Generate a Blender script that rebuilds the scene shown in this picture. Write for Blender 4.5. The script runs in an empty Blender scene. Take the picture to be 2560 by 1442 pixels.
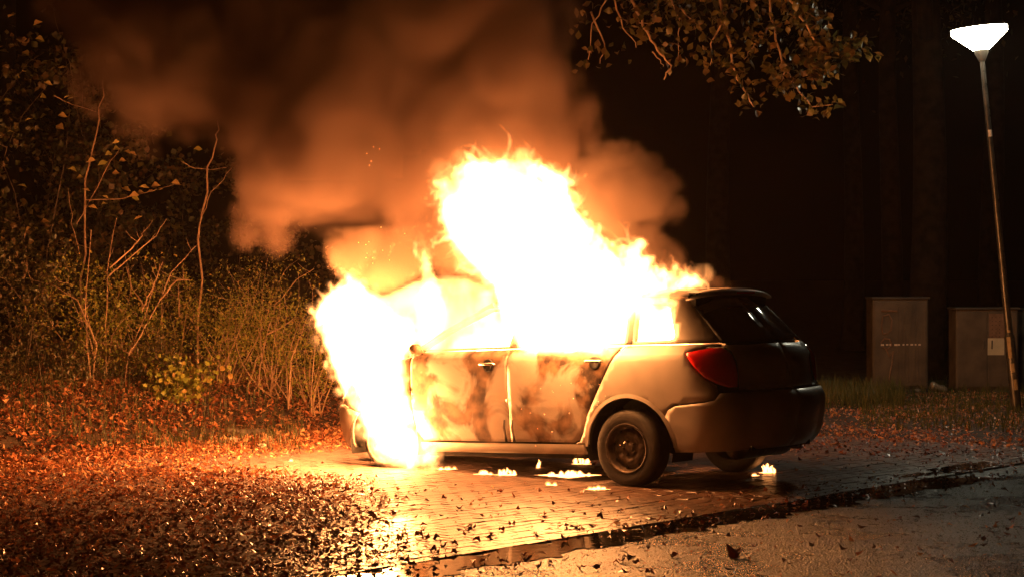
import bpy, math, random
import numpy as np
from mathutils import Vector, Matrix, geometry
R = math.radians
random.seed(7)
rng = np.random.default_rng(11)
S = bpy.context.scene
COL = S.collection

# ------------------------------------------------------------------ camera, sky, exposure
F, CH, PIT = 5240.0, 1.61, -0.0075
cam = bpy.data.cameras.new('camera')
co = bpy.data.objects.new('camera', cam)
COL.objects.link(co)
S.camera = co
cam.sensor_width = 36
cam.lens = 36 * F / 2560
cam.clip_end = 600
co.location = (0, 0, CH)
co.rotation_euler = (math.pi / 2 + PIT, 0, 0)
W = bpy.data.worlds.new('World')
S.world = W
W.use_nodes = True
wn = W.node_tree
bg = wn.nodes['Background']
sky = wn.nodes.new('ShaderNodeTexSky')
sky.sky_type = 'NISHITA'
sky.sun_disc = False
sky.sun_elevation = R(-4)
sky.sun_rotation = R(200)
wn.links.new(sky.outputs[0], bg.inputs[0])
bg.inputs[1].default_value = 0.001
S.view_settings.view_transform = 'Standard'
S.view_settings.look = 'None'
S.view_settings.exposure = 0
S.view_settings.gamma = 1
S.cycles.volume_bounces = 2
S.cycles.max_bounces = 6
S.cycles.volume_step_rate = 1.6
S.cycles.transparent_max_bounces = 12
S.cycles.sample_clamp_indirect = 6
S.cycles.use_denoising = True

FIRE = (1.0, 0.355, 0.095)

# ------------------------------------------------------------------ helpers
def at(px, py, Y):
    """the point at distance Y that stands where the photograph's pixel shows it"""
    c, s = math.cos(PIT), math.sin(PIT)
    dx, dz = (px - 1280) / F, -(py - 721) / F
    dy, dz = c - dz * s, s + dz * c
    k = Y / dy
    return np.array([dx * k, Y, CH + dz * k])

# road frame: t runs along the road edge, n away from the road into the parking bay
YAW = R(38.5)
NX, NY = -math.cos(YAW), math.sin(YAW)
TX, TY = math.sin(YAW), math.cos(YAW)
O = (-0.32, 11.28)
def tn(t, n):
    return O[0] + TX * t + NX * n, O[1] + TY * t + NY * n
def to_tn(x, y):
    x, y = x - O[0], y - O[1]
    return x * TX + y * TY, x * NX + y * NY
def Yn(px, n):
    k = (px - 1280) / F
    return (n + O[0] * NX + O[1] * NY) / (NY + NX * k)
def sst(x, a, b):
    x = np.clip((x - a) / (b - a), 0, 1)
    return x * x * (3 - 2 * x)
def gz(x, y):
    """height of the soil"""
    t, n = to_tn(np.asarray(x, float), np.asarray(y, float))
    b = (0.5 * sst(n, 7.2, 8.5) + .25 * sst(n, 8.5, 12)) * (1 - sst(t, 7.5, 11))
    v = 0.07 * sst(t, 9.4, 11.5) * sst(n, 1.6, 3.2)
    w = 0.02 * np.sin(x * 2.1 + y * 1.3) * np.cos(y * 1.7 - x) + 0.015 * np.sin(x * 5.3 - y * 4.1)
    return -0.02 + np.maximum(b, v) + (w + 0.03) * np.clip((b + v) * 8, 0, 1)

def tag(o, label=None, cat=None, group=None, kind=None):
    if label: o['label'] = label
    if cat: o['category'] = cat
    if group: o['group'] = group
    if kind: o['kind'] = kind
    return o
def empty(name, loc=(0, 0, 0), **k):
    o = bpy.data.objects.new(name, None)
    COL.objects.link(o)
    o.location = loc
    return tag(o, **k)
def mesh(name, V, Fc, mat, parent=None, smooth=False, attr=None):
    me = bpy.data.meshes.new(name)
    V = np.asarray(V, dtype=np.float32).reshape(-1, 3)
    if isinstance(Fc, np.ndarray):
        k = Fc.shape[1]
        me.vertices.add(len(V)); me.vertices.foreach_set('co', V.ravel())
        me.loops.add(Fc.size); me.loops.foreach_set('vertex_index', Fc.astype(np.int32).ravel())
        me.polygons.add(len(Fc)); me.polygons.foreach_set('loop_start', np.arange(0, Fc.size, k, dtype=np.int32))
        me.update(calc_edges=True)
    else:
        me.from_pydata(V.tolist(), [], Fc)
        me.update()
    if smooth:
        me.polygons.foreach_set('use_smooth', [True] * len(me.polygons))
    if attr is not None:
        a = me.attributes.new('tint', 'FLOAT', 'POINT')
        a.data.foreach_set('value', np.asarray(attr, dtype=np.float32))
    me.materials.append(mat)
    o = bpy.data.objects.new(name, me)
    COL.objects.link(o)
    if parent: o.parent = parent
    return o
class MB:
    """collects shapes that belong to one mesh"""
    def __init__(s): s.v = []; s.f = []; s.a = []
    def add(s, V, Fc, tint=None):
        b = len(s.v)
        s.v.extend([tuple(map(float, p)) for p in V]); s.f.extend([tuple(int(i) + b for i in f) for f in Fc])
        s.a.extend([tint if tint is not None else 0.5] * len(V))
    def box(s, x0, x1, y0, y1, z0, z1, bev=0.0):
        if bev <= 0:
            V = [(x, y, z) for x in (x0, x1) for y in (y0, y1) for z in (z0, z1)]
            s.add(V, [(0, 1, 3, 2), (4, 6, 7, 5), (0, 4, 5, 1), (2, 3, 7, 6), (0, 2, 6, 4), (1, 5, 7, 3)])
        else:
            b = bev
            rings = [[(x0, y0), (x1, y0), (x1, y1), (x0, y1)]]
            def ring(e, z): return [(x0 + e, y0 + b, z), (x0 + b, y0 + e, z), (x1 - b, y0 + e, z), (x1 - e, y0 + b, z), (x1 - e, y1 - b, z), (x1 - b, y1 - e, z), (x0 + b, y1 - e, z), (x0 + e, y1 - b, z)]
            V = ring(b * .8, z0) + ring(0, z0 + b) + ring(0, z1 - b) + ring(b * .8, z1)
            f = [tuple(range(7, -1, -1)), tuple(range(24, 32))]
            for k in range(3):
                for i in range(8):
                    j = (i + 1) % 8
                    f.append((k * 8 + i, k * 8 + j, k * 8 + 8 + j, k * 8 + 8 + i))
            s.add(V, f)
    def tube(s, pts, rad, n=6, cap=True):
        pts = [np.array(p, float) for p in pts]
        if not hasattr(rad, '__len__'): rad = [rad] * len(pts)
        V = []; f = []
        a = None
        for i, p in enumerate(pts):
            d = pts[min(i + 1, len(pts) - 1)] - pts[max(i - 1, 0)]
            d = d / (np.linalg.norm(d) + 1e-9)
            if a is None:
                a = np.cross(d, (0.31, .2, .93)); a /= np.linalg.norm(a)
            a = a - d * (a @ d); a /= np.linalg.norm(a) + 1e-9
            b = np.cross(d, a)
            for k in range(n):
                q = 2 * math.pi * k / n
                V.append(p + (a * math.cos(q) + b * math.sin(q)) * rad[i])
            if i:
                for k in range(n):
                    m = (k + 1) % n
                    f.append(((i - 1) * n + k, (i - 1) * n + m, i * n + m, i * n + k))
        if cap:
            f.append(tuple(range(n - 1, -1, -1))); f.append(tuple(range(len(V) - n, len(V))))
        s.add(V, f)
    def lathe(s, prof, n=32, axis='z', c=(0, 0, 0), a0=0, a1=2 * math.pi):
        """prof: (radius, height) pairs"""
        V = []; f = []
        full = abs(a1 - a0 - 2 * math.pi) < 1e-6
        m = n if full else n + 1
        for r, h in prof:
            for k in range(m):
                q = a0 + (a1 - a0) * k / n
                u, v = r * math.cos(q), r * math.sin(q)
                p = {'z': (u, v, h), 'y': (u, h, v), 'x': (h, u, v)}[axis]
                V.append((p[0] + c[0], p[1] + c[1], p[2] + c[2]))
        for i in range(len(prof) - 1):
            for k in range(n):
                j = (k + 1) % m
                f.append((i * m + k, i * m + j, (i + 1) * m + j, (i + 1) * m + k))
        s.add(V, f)
    def build(s, name, mat, parent=None, smooth=False):
        return mesh(name, s.v, s.f, mat, parent, smooth, s.a)

# ------------------------------------------------------------------ materials
def new_mat(name):
    m = bpy.data.materials.new(name)
    m.use_nodes = True
    nt = m.node_tree
    return m, nt, nt.nodes, nt.links, nt.nodes['Principled BSDF']
def pbr(name, c0, c1=None, scale=8, rough=(.5, .7), metal=0, bump=0, bscale=None, coat=0, detail=5, obj=True, spec=.5):
    """two colours mixed by noise, roughness varied, fine relief"""
    m, nt, N, L, b = new_mat(name)
    tc = N.new('ShaderNodeTexCoord')
    src = tc.outputs['Object' if obj else 'Generated']
    n1 = N.new('ShaderNodeTexNoise'); n1.inputs['Scale'].default_value = scale; n1.inputs['Detail'].default_value = detail
    L.new(src, n1.inputs['Vector'])
    r = N.new('ShaderNodeValToRGB'); L.new(n1.outputs[0], r.inputs[0])
    r.color_ramp.elements[0].position = .35; r.color_ramp.elements[1].position = .65
    r.color_ramp.elements[0].color = (*c0, 1); r.color_ramp.elements[1].color = (*(c1 or c0), 1)
    L.new(r.outputs[0], b.inputs['Base Color'])
    mr = N.new('ShaderNodeMapRange'); mr.inputs['From Min'].default_value = .3; mr.inputs['From Max'].default_value = .7
    mr.inputs['To Min'].default_value, mr.inputs['To Max'].default_value = rough
    n2 = N.new('ShaderNodeTexNoise'); n2.inputs['Scale'].default_value = scale * 2.3; n2.inputs['Detail'].default_value = 3
    L.new(src, n2.inputs['Vector']); L.new(n2.outputs[0], mr.inputs[0]); L.new(mr.outputs[0], b.inputs['Roughness'])
    b.inputs['Metallic'].default_value = metal
    b.inputs['Coat Weight'].default_value = coat
    b.inputs['Specular IOR Level'].default_value = spec
    if bump:
        n3 = N.new('ShaderNodeTexNoise'); n3.inputs['Scale'].default_value = bscale or scale * 6; n3.inputs['Detail'].default_value = 6
        L.new(src, n3.inputs['Vector'])
        bp = N.new('ShaderNodeBump'); bp.inputs['Strength'].default_value = bump; bp.inputs['Distance'].default_value = .01
        L.new(n3.outputs[0], bp.inputs['Height']); L.new(bp.outputs[0], b.inputs['Normal'])
    return m
def leaf_mat(name, cols, rough=.45, trans=.25, spec=.5):
    """colour picked leaf by leaf from the tint attribute"""
    m, nt, N, L, b = new_mat(name)
    a = N.new('ShaderNodeAttribute'); a.attribute_name = 'tint'
    r = N.new('ShaderNodeValToRGB'); L.new(a.outputs['Fac'], r.inputs[0])
    e = r.color_ramp.elements
    while len(e) < len(cols): e.new(.5)
    for i, c in enumerate(cols):
        e[i].position = i / (len(cols) - 1); e[i].color = (*c, 1)
    L.new(r.outputs[0], b.inputs['Base Color'])
    b.inputs['Roughness'].default_value = rough
    b.inputs['Specular IOR Level'].default_value = spec
    if trans:
        tr = N.new('ShaderNodeBsdfTranslucent'); L.new(r.outputs[0], tr.inputs[0])
        mx = N.new('ShaderNodeMixShader'); mx.inputs[0].default_value = trans
        L.new(b.outputs[0], mx.inputs[1]); L.new(tr.outputs[0], mx.inputs[2])
        L.new(mx.outputs[0], N['Material Output'].inputs[0])
    return m
def emit(name, col, k):
    m, nt, N, L, b = new_mat(name)
    b.inputs['Base Color'].default_value = (0, 0, 0, 1)
    b.inputs['Emission Color'].default_value = (*col, 1)
    b.inputs['Emission Strength'].default_value = k
    return m

M = {}
M['soil'] = pbr('soil', (.035, .022, .014), (.075, .045, .025), 3, (.6, .9), bump=.6, bscale=30)
M['joint'] = pbr('paving_sand', (.02, .015, .012), (.035, .026, .02), 12, (.35, .6), bump=.4, bscale=90)
M['paver'] = pbr('wet_clinker', (.09, .052, .038), (.17, .095, .065), 5, (.30, .5), bump=.35, bscale=110, coat=.0)
def wet_by_place(m, dry, wet, n0, n1):
    nt = m.node_tree; N = nt.nodes; L = nt.links; b = N['Principled BSDF']
    g = N.new('ShaderNodeNewGeometry'); vm = N.new('ShaderNodeVectorMath'); vm.operation = 'DOT_PRODUCT'; vm.inputs[1].default_value = (NX, NY, 0)
    L.new(g.outputs['Position'], vm.inputs[0])
    nz = N.new('ShaderNodeTexNoise'); nz.inputs['Scale'].default_value = 1.6; nz.inputs['Detail'].default_value = 5; L.new(g.outputs['Position'], nz.inputs[0])
    ma = N.new('ShaderNodeMath'); ma.operation = 'MULTIPLY_ADD'; ma.inputs[1].default_value = 2.2; L.new(nz.outputs[0], ma.inputs[0]); L.new(vm.outputs['Value'], ma.inputs[2])
    o0 = O[0] * NX + O[1] * NY + 1.1
    mr = N.new('ShaderNodeMapRange'); mr.interpolation_type = 'SMOOTHSTEP'
    mr.inputs['From Min'].default_value = o0 + n0; mr.inputs['From Max'].default_value = o0 + n1; mr.inputs['To Min'].default_value = wet; mr.inputs['To Max'].default_value = dry
    L.new(ma.outputs[0], mr.inputs[0])
    n2 = N.new('ShaderNodeTexNoise'); n2.inputs['Scale'].default_value = 30; L.new(g.outputs['Position'], n2.inputs[0])
    m2 = N.new('ShaderNodeMath'); m2.operation = 'MULTIPLY_ADD'; m2.inputs[1].default_value = .16; L.new(n2.outputs[0], m2.inputs[0]); L.new(mr.outputs[0], m2.inputs[2])
    L.new(m2.outputs[0], b.inputs['Roughness'])
wet_by_place(M['paver'], .60, .22, 1.1, 2.8)
M['paver'].node_tree.nodes['Principled BSDF'].inputs['Specular IOR Level'].default_value = .8
M['kerb'] = pbr('kerb_concrete', (.16, .14, .12), (.28, .25, .21), 6, (.5, .8), bump=.4, bscale=60)
M['gutter'] = pbr('gutter_concrete', (.03, .026, .022), (.05, .042, .035), 5, (.4, .6), bump=.3, bscale=40)
M['timber'] = pbr('grey_timber', (.10, .07, .05), (.2, .15, .1), 9, (.6, .8), bump=.4, bscale=40)
M['stone'] = pbr('pale_stone', (.3, .26, .2), (.45, .4, .32), 9, (.5, .8), bump=.4, bscale=40)
M['dry_leaf'] = leaf_mat('fallen_leaf', [(.12, .035, .017), (.38, .125, .05), (.58, .21, .09), (.72, .40, .19), (.26, .09, .045)], .38, .15)
M['wet_leaf'] = leaf_mat('sodden_leaf', [(.05, .014, .007), (.16, .04, .018), (.30, .075, .03)], .28, .05)
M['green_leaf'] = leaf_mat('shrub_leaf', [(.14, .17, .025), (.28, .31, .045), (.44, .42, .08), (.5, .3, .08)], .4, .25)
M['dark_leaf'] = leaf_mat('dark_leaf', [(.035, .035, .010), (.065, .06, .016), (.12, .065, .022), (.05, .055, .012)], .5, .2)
M['broad_leaf'] = leaf_mat('broad_leaf', [(.4, .36, .08), (.55, .44, .12), (.65, .42, .14)], .4, .25)
M['oak_leaf'] = leaf_mat('oak_leaf', [(.07, .065, .015), (.14, .11, .028), (.18, .09, .03), (.2, .16, .04)], .35, .3)
M['grass'] = leaf_mat('grass', [(.035, .045, .012), (.08, .10, .02), (.16, .13, .04)], .5, .3)
M['twig'] = pbr('twig_bark', (.38, .23, .13), (.58, .38, .22), 12, (.4, .7))
M['dark_twig'] = pbr('dark_twig', (.07, .045, .025), (.16, .10, .055), 12, (.5, .8))
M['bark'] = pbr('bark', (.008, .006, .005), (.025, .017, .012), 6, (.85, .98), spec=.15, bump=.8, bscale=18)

# asphalt: fine stones that glint when wet
m, nt, N, L, b = new_mat('wet_asphalt')
tc = N.new('ShaderNodeTexCoord')
n1 = N.new('ShaderNodeTexNoise'); n1.inputs['Scale'].default_value = 1.3; n1.inputs['Detail'].default_value = 9; n1.inputs['Roughness'].default_value = .65
L.new(tc.outputs['Object'], n1.inputs[0])
r = N.new('ShaderNodeValToRGB'); r.color_ramp.elements[0].color = (.04, .036, .03, 1); r.color_ramp.elements[1].color = (.10, .09, .075, 1)
L.new(n1.outputs[0], r.inputs[0]); L.new(r.outputs[0], b.inputs['Base Color'])
mr = N.new('ShaderNodeMapRange'); mr.inputs['From Min'].default_value = .4; mr.inputs['From Max'].default_value = .6
b.inputs['Specular IOR Level'].default_value = .85; mr.inputs['To Min'].default_value = .22; mr.inputs['To Max'].default_value = .42
L.new(n1.outputs[0], mr.inputs[0]); L.new(mr.outputs[0], b.inputs['Roughness'])
vo = N.new('ShaderNodeTexVoronoi'); vo.inputs['Scale'].default_value = 75; L.new(tc.outputs['Object'], vo.inputs[0])
n3 = N.new('ShaderNodeTexNoise'); n3.inputs['Scale'].default_value = 35; n3.inputs['Detail'].default_value = 6; L.new(tc.outputs['Object'], n3.inputs[0])
mv = N.new('ShaderNodeMapRange'); mv.inputs['To Min'].default_value = .35; mv.inputs['To Max'].default_value = 1.9; L.new(vo.outputs['Color'], mv.inputs[0])
vx = N.new('ShaderNodeVectorMath'); vx.operation = 'SCALE'; L.new(r.outputs[0], vx.inputs[0]); L.new(mv.outputs[0], vx.inputs['Scale']); L.new(vx.outputs[0], b.inputs['Base Color'])
ad = N.new('ShaderNodeMath'); ad.operation = 'ADD'; L.new(vo.outputs['Distance'], ad.inputs[0]); L.new(n3.outputs[0], ad.inputs[1])
bp = N.new('ShaderNodeBump'); bp.inputs['Strength'].default_value = 1; bp.inputs['Distance'].default_value = .014
L.new(ad.outputs[0], bp.inputs['Height']); L.new(bp.outputs[0], b.inputs['Normal'])
M['asphalt'] = m

# puddle water
m, nt, N, L, b = new_mat('puddle_water')
b.inputs['Base Color'].default_value = (.012, .01, .008, 1)
b.inputs['Roughness'].default_value = .05
tc = N.new('ShaderNodeTexCoord')
n1 = N.new('ShaderNodeTexNoise'); n1.inputs['Scale'].default_value = 9; n1.inputs['Detail'].default_value = 3; L.new(tc.outputs['Object'], n1.inputs[0])
bp = N.new('ShaderNodeBump'); bp.inputs['Strength'].default_value = .25; bp.inputs['Distance'].default_value = .004
L.new(n1.outputs[0], bp.inputs['Height']); L.new(bp.outputs[0], b.inputs['Normal'])
M['water'] = m

# car paint with heat-burnt patches; clean paint where the fire has not been
def paint(name, burnt):
    m, nt, N, L, b = new_mat(name)
    tc = N.new('ShaderNodeTexCoord')
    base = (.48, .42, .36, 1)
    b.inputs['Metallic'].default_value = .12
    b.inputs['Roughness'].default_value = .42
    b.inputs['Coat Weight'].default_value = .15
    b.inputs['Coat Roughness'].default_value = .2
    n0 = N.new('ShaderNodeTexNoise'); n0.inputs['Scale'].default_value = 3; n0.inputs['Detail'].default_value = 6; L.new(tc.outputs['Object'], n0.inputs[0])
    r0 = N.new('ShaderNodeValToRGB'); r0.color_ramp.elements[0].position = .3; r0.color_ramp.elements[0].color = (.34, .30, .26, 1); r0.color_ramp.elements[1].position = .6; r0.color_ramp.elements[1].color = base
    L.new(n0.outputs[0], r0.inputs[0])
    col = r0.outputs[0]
    if burnt:
        n1 = N.new('ShaderNodeTexNoise'); n1.inputs['Scale'].default_value = 2.6; n1.inputs['Detail'].default_value = 7; n1.inputs['Distortion'].default_value = .9
        L.new(tc.outputs['Object'], n1.inputs[0])
        r1 = N.new('ShaderNodeValToRGB'); e = r1.color_ramp.elements
        e[0].position = .41; e[0].color = (0, 0, 0, 1); e[1].position = .50; e[1].color = (1, 1, 1, 1)
        L.new(n1.outputs[0], r1.inputs[0])
        n2 = N.new('ShaderNodeTexNoise'); n2.inputs['Scale'].default_value = 9; n2.inputs['Detail'].default_value = 8
        L.new(tc.outputs['Object'], n2.inputs[0])
        r2 = N.new('ShaderNodeValToRGB'); r2.color_ramp.elements[0].position = .35; r2.color_ramp.elements[0].color = (.035, .02, .012, 1); r2.color_ramp.elements[1].position = .62; r2.color_ramp.elements[1].color = (.26, .15, .085, 1)
        L.new(n2.outputs[0], r2.inputs[0])
        mx = N.new('ShaderNodeMixRGB'); L.new(r1.outputs[0], mx.inputs[0]); L.new(col, mx.inputs[1]); L.new(r2.outputs[0], mx.inputs[2])
        col = mx.outputs[0]
        ma = N.new('ShaderNodeMath'); ma.operation = 'MULTIPLY_ADD'; ma.inputs[1].default_value = .35; ma.inputs[2].default_value = .42
        L.new(r1.outputs[0], ma.inputs[0]); L.new(ma.outputs[0], b.inputs['Roughness'])
        bp = N.new('ShaderNodeBump'); bp.inputs['Strength'].default_value = .5; bp.inputs['Distance'].default_value = .01
        L.new(n2.outputs[0], bp.inputs['Height']); L.new(bp.outputs[0], b.inputs['Normal'])
    L.new(col, b.inputs['Base Color'])
    return m
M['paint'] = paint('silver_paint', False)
M['burnt'] = paint('burnt_paint', True)
M['black'] = pbr('black_plastic', (.012, .011, .01), (.02, .018, .016), 8, (.5, .7))
M['lining'] = pbr('charred_lining', (.01, .009, .008), (.02, .016, .012), 8, (.8, .95))
M['tyre'] = pbr('tyre_rubber', (.02, .018, .016), (.04, .032, .026), 9, (.6, .8), bump=.2, bscale=80)
M['rim'] = pbr('rusty_steel', (.04, .03, .024), (.10, .07, .05), 14, (.4, .6), metal=.5, bump=.2)
M['chrome'] = pbr('bright_metal', (.5, .48, .45), (.6, .58, .55), 8, (.15, .3), metal=1)
M['smoked_glass'] = pbr('dark_glass', (.01, .01, .01), (.012, .011, .01), 3, (.04, .08))
m, nt, N, L, b = new_mat('red_lens')
b.inputs['Base Color'].default_value = (.75, .012, .01, 1); b.inputs['Roughness'].default_value = .12; b.inputs['Coat Weight'].default_value = .6
M['red'] = m
m, nt, N, L, b = new_mat('clear_lens')
b.inputs['Base Color'].default_value = (.5, .48, .45, 1); b.inputs['Roughness'].default_value = .1
M['lens'] = m
M['cabinet'] = pbr('cabinet_paint', (.055, .042, .03), (.11, .078, .05), 4, (.45, .65), bump=.1)
M['cabinet_dark'] = pbr('cabinet_edge', (.05, .042, .035), (.08, .065, .05), 6, (.4, .6))
M['graffiti'] = pbr('worn_spray_paint', (.13, .07, .04), (.2, .11, .065), 20, (.5, .7))
M['paper'] = pbr('pale_notice', (.42, .36, .24), (.5, .42, .28), 12, (.6, .8))
M['post'] = pbr('lamp_post_paint', (.03, .028, .024), (.07, .06, .05), 10, (.25, .45), metal=.3)
M['sticker'] = pbr('pale_sticker', (.55, .45, .34), (.65, .52, .4), 20, (.5, .7))
M['peel'] = pbr('peeling_paint', (.3, .22, .12), (.42, .32, .18), 20, (.5, .7), bump=.5)
M['lamp_glow'] = emit('lamp_bowl_light', (1, .95, .70), 55)
M['can'] = pbr('crushed_can', (.25, .2, .14), (.5, .42, .3), 25, (.25, .5), metal=.6, bump=.3)

# ------------------------------------------------------------------ ground, paving, road
def grid(name, xs, ys, zf, mat, **k):
    X, Y = np.meshgrid(xs, ys, indexing='ij')
    V = np.stack([X, Y, zf(X, Y)], -1).reshape(-1, 3)
    n, m_ = len(xs), len(ys)
    i = (np.arange(n - 1)[:, None] * m_ + np.arange(m_ - 1)).ravel()
    o = mesh(name, V, np.stack([i, i + m_, i + m_ + 1, i + 1], 1), mat, smooth=True)
    return tag(o, **k)
xs = np.concatenate([[-260, -120, -60, -30], np.arange(-16, 16.1, .16), [30, 60, 120, 260]])
ys = np.concatenate([[-20, 0, 6], np.arange(9, 40.1, .16), [55, 80, 140, 400]])
grid('ground', xs, ys, lambda X, Y: gz(X, Y) - .03 * (to_tn(X, Y)[1] < 7.2), M['soil'], kind='structure')

def strip(name, t0, t1, n0, n1, z, mat, **k):
    V = [(*tn(t, n), z) for t, n in ((t0, n0), (t1, n0), (t1, n1), (t0, n1))]
    return tag(mesh(name, V, [(0, 3, 2, 1)], mat), **k)
strip('road', -60, 160, -30, -.0, .004, M['asphalt'], kind='structure')
GW = .36
strip('gutter', -60, 160, .002, GW, -.006, M['gutter'], kind='structure')
# water standing in the gutter: an uneven outline
pts = []
for side in (0, 1):
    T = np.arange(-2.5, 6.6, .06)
    if side: T = T[::-1]
    for t in T:
        w = .5 + .5 * math.sin(t * 1.7 + 1) * math.sin(t * .63)
        e = .04 * math.sin(t * 7.3 + side) + .03 * math.sin(t * 13.1 + side * 2) + .03 * math.sin(t * 29 + side) + .018 * math.sin(t * 61 + side)
        n = (-.02 - .06 * w + e) if side == 0 else (GW - .03 + .14 * w * min(1, max(0, t - 2)) + e - .4 * max(0, t - 6.0))
        pts.append(tn(t, n))
poly = [(*p, .0085) for p in pts]
nn = len(pts) // 2
V = poly
fc = [(i, i + 1, 2 * nn - 2 - i, 2 * nn - 1 - i) for i in range(nn - 1)]
tag(mesh('gutter_water', V, fc, M['water']), kind='structure')
def puddle(name, t, n, a, b, seed):
    q = np.random.default_rng(seed)
    ph = q.uniform(0, 6, 5)
    V = [(*tn(t, n), .012)]
    for k in range(40):
        g = 2 * math.pi * k / 40
        rr = 1 + .22 * math.sin(3 * g + ph[0]) + .15 * math.sin(5 * g + ph[1]) + .1 * math.sin(9 * g + ph[2])
        V.append((*tn(t + a * rr * math.cos(g), n + b * rr * math.sin(g)), .012))
    tag(mesh(name, V, [(0, k, k % 40 + 1) for k in range(1, 41)], M['water']), kind='structure')
puddle('puddle', 7.1, .55, .8, .16, 5)

paving = tag(strip('paving', -14, 9.4, GW + .002, 7.0, -.012, M['joint']), kind='structure')
def paver_mesh(seed):
    q = np.random.default_rng(seed)
    mb = MB(); L_, W_ = .098, .0475
    j = lambda s: float(q.uniform(-s, s))
    base = [(-L_, -W_), (L_, -W_), (L_, W_), (-L_, W_)]
    V = [(x + j(.001), y + j(.001), -.02) for x, y in base]
    V += [(x + j(.001), y + j(.001), .005 + j(.001)) for x, y in base]
    V += [(x * .955, y * .90, .0105 + j(.0012)) for x, y in base]
    V += [(j(.01), j(.005), .0112 + j(.0008))]
    f = []
    for k in (0, 4):
        for i in range(4): f.append((k + i, k + (i + 1) % 4, k + 4 + (i + 1) % 4, k + 4 + i))
    f += [(8 + i, 8 + (i + 1) % 4, 12) for i in range(4)]
    return V, f
pv_var = []
for s in range(6):
    V, f = paver_mesh(s)
    me = bpy.data.meshes.new('paver'); me.from_pydata(V, [], f); me.materials.append(M['paver'])
    pv_var.append((me, np.array(V), f))
cells = []
row = 0
n = GW + .055
while n < 7.0:
    t = -9.4 + (row % 2) * .1
    while t < 9.35:
        x, y = tn(t, n)
        px = 1280 + x / y * F
        if y > 9 and -60 < px < 2620:
            py = 721 + (CH / y) * F + PIT * F
            ok = 500 < px < 1750 and py < 1442
            cells.append((t, n, x, y, py if ok else -1e9))
        t += .2005
    n += .1; row += 1
order = sorted(range(len(cells)), key=lambda i: -cells[i][4])
single = set(order[:300])
ang = math.atan2(TY, TX)
bigV = []; bigF = []; base = 0
for i, (t, n, x, y, s) in enumerate(cells):
    k = random.randrange(6)
    rz = ang + random.uniform(-.012, .012); tilt = (random.gauss(0, .009), random.gauss(0, .006)); dz = random.gauss(0, .0012)
    mw = Matrix.Translation((x, y, dz)) @ Matrix.Rotation(rz, 4, 'Z') @ Matrix.Rotation(tilt[0], 4, 'X') @ Matrix.Rotation(tilt[1], 4, 'Y')
    if i in single:
        o = bpy.data.objects.new('paver', pv_var[k][0]); COL.objects.link(o); o.parent = paving; o.matrix_local = mw
    else:
        A = np.array(mw)[:3]
        bigV.append(pv_var[k][1] @ A[:, :3].T + A[:, 3])
        bigF += [tuple(v + base for v in f) for f in pv_var[k][2]]
        base += 13
tag(mesh('pavers', np.concatenate(bigV), bigF, M['paver'], paving), kind='stuff')

# kerb stones along the back of the bay
kroot = empty('kerb', (0, 0, 0), kind='structure')
kb = MB(); kb.box(-.49, .49, -.05, .05, -.08, .03, .012)
kme = None
for i in range(26):
    t = -13 + i * 1.0
    if kme is None:
        o = kb.build('kerb_stone', M['kerb'], kroot); kme = o.data
    else:
        o = bpy.data.objects.new('kerb_stone', kme); COL.objects.link(o); o.parent = kroot
    x, y = tn(t, 7.1); o.location = (x, y, random.uniform(-.006, .006)); o.rotation_euler = (0, 0, ang + random.uniform(-.01, .01))

# ------------------------------------------------------------------ leaves
def leaf_template(lobes=3, fold=.25, asp=.6):
    """one leaf lying in xy, tip at +x, lobed outline, folded on its midrib: (verts, tris)"""
    n = 5
    up = []
    for i in range(1, n):
        s = i / n
        w = asp * .5 * math.sin(math.pi * s ** .8) * (1 + .28 * math.cos(s * math.pi * 2 * lobes))
        up.append((s - .5, w))
    V = [(-.5, 0, 0)] + [(x, y, fold * y) for x, y in up] + [(.5, 0, -.04)] + [(x, -y, fold * y) for x, y in up[::-1]]
    mid = [(x, 0, 0) for x, y in up]
    m0 = len(V)
    V += mid
    f = []
    for s in (0, 1):
        idx = ([0] + list(range(1, n)) + [n]) if s == 0 else ([0] + list(range(m0 - 1, n, -1)) + [n])
        md = [0] + list(range(m0, m0 + n - 1)) + [n]
        for i in range(n):
            a, b2, c, d = md[i], md[i + 1], idx[i + 1], idx[i]
            for tri in ((a, b2, c), (a, c, d)):
                if len(set(tri)) == 3: f.append(tri if s == 0 else tri[::-1])
    return np.array(V, float), np.array(f)
def simple_leaf(asp=.5, fold=.3):
    V = np.array([(-.5, 0, 0), (-.1, asp / 2, fold * asp / 2), (.5, 0, 0), (-.1, -asp / 2, fold * asp / 2), (0, 0, 0)], float)
    return V, np.array([(0, 4, 1), (4, 2, 1), (0, 3, 4), (4, 3, 2)])
LT = leaf_template(3, .35, .75)
LO = leaf_template(3, .2, .62)
LB = leaf_template(2, .25, .8)
LS = simple_leaf()
def rotm(n, yaw, pitch, roll):
    cy, sy, cp, sp, cr, sr = np.cos(yaw), np.sin(yaw), np.cos(pitch), np.sin(pitch), np.cos(roll), np.sin(roll)
    Rm = np.empty((n, 3, 3))
    Rm[:, 0] = np.stack([cy * cp, cy * sp * sr - sy * cr, cy * sp * cr + sy * sr], 1)
    Rm[:, 1] = np.stack([sy * cp, sy * sp * sr + cy * cr, sy * sp * cr - cy * sr], 1)
    Rm[:, 2] = np.stack([-sp, cp * sr, cp * cr], 1)
    return Rm
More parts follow.
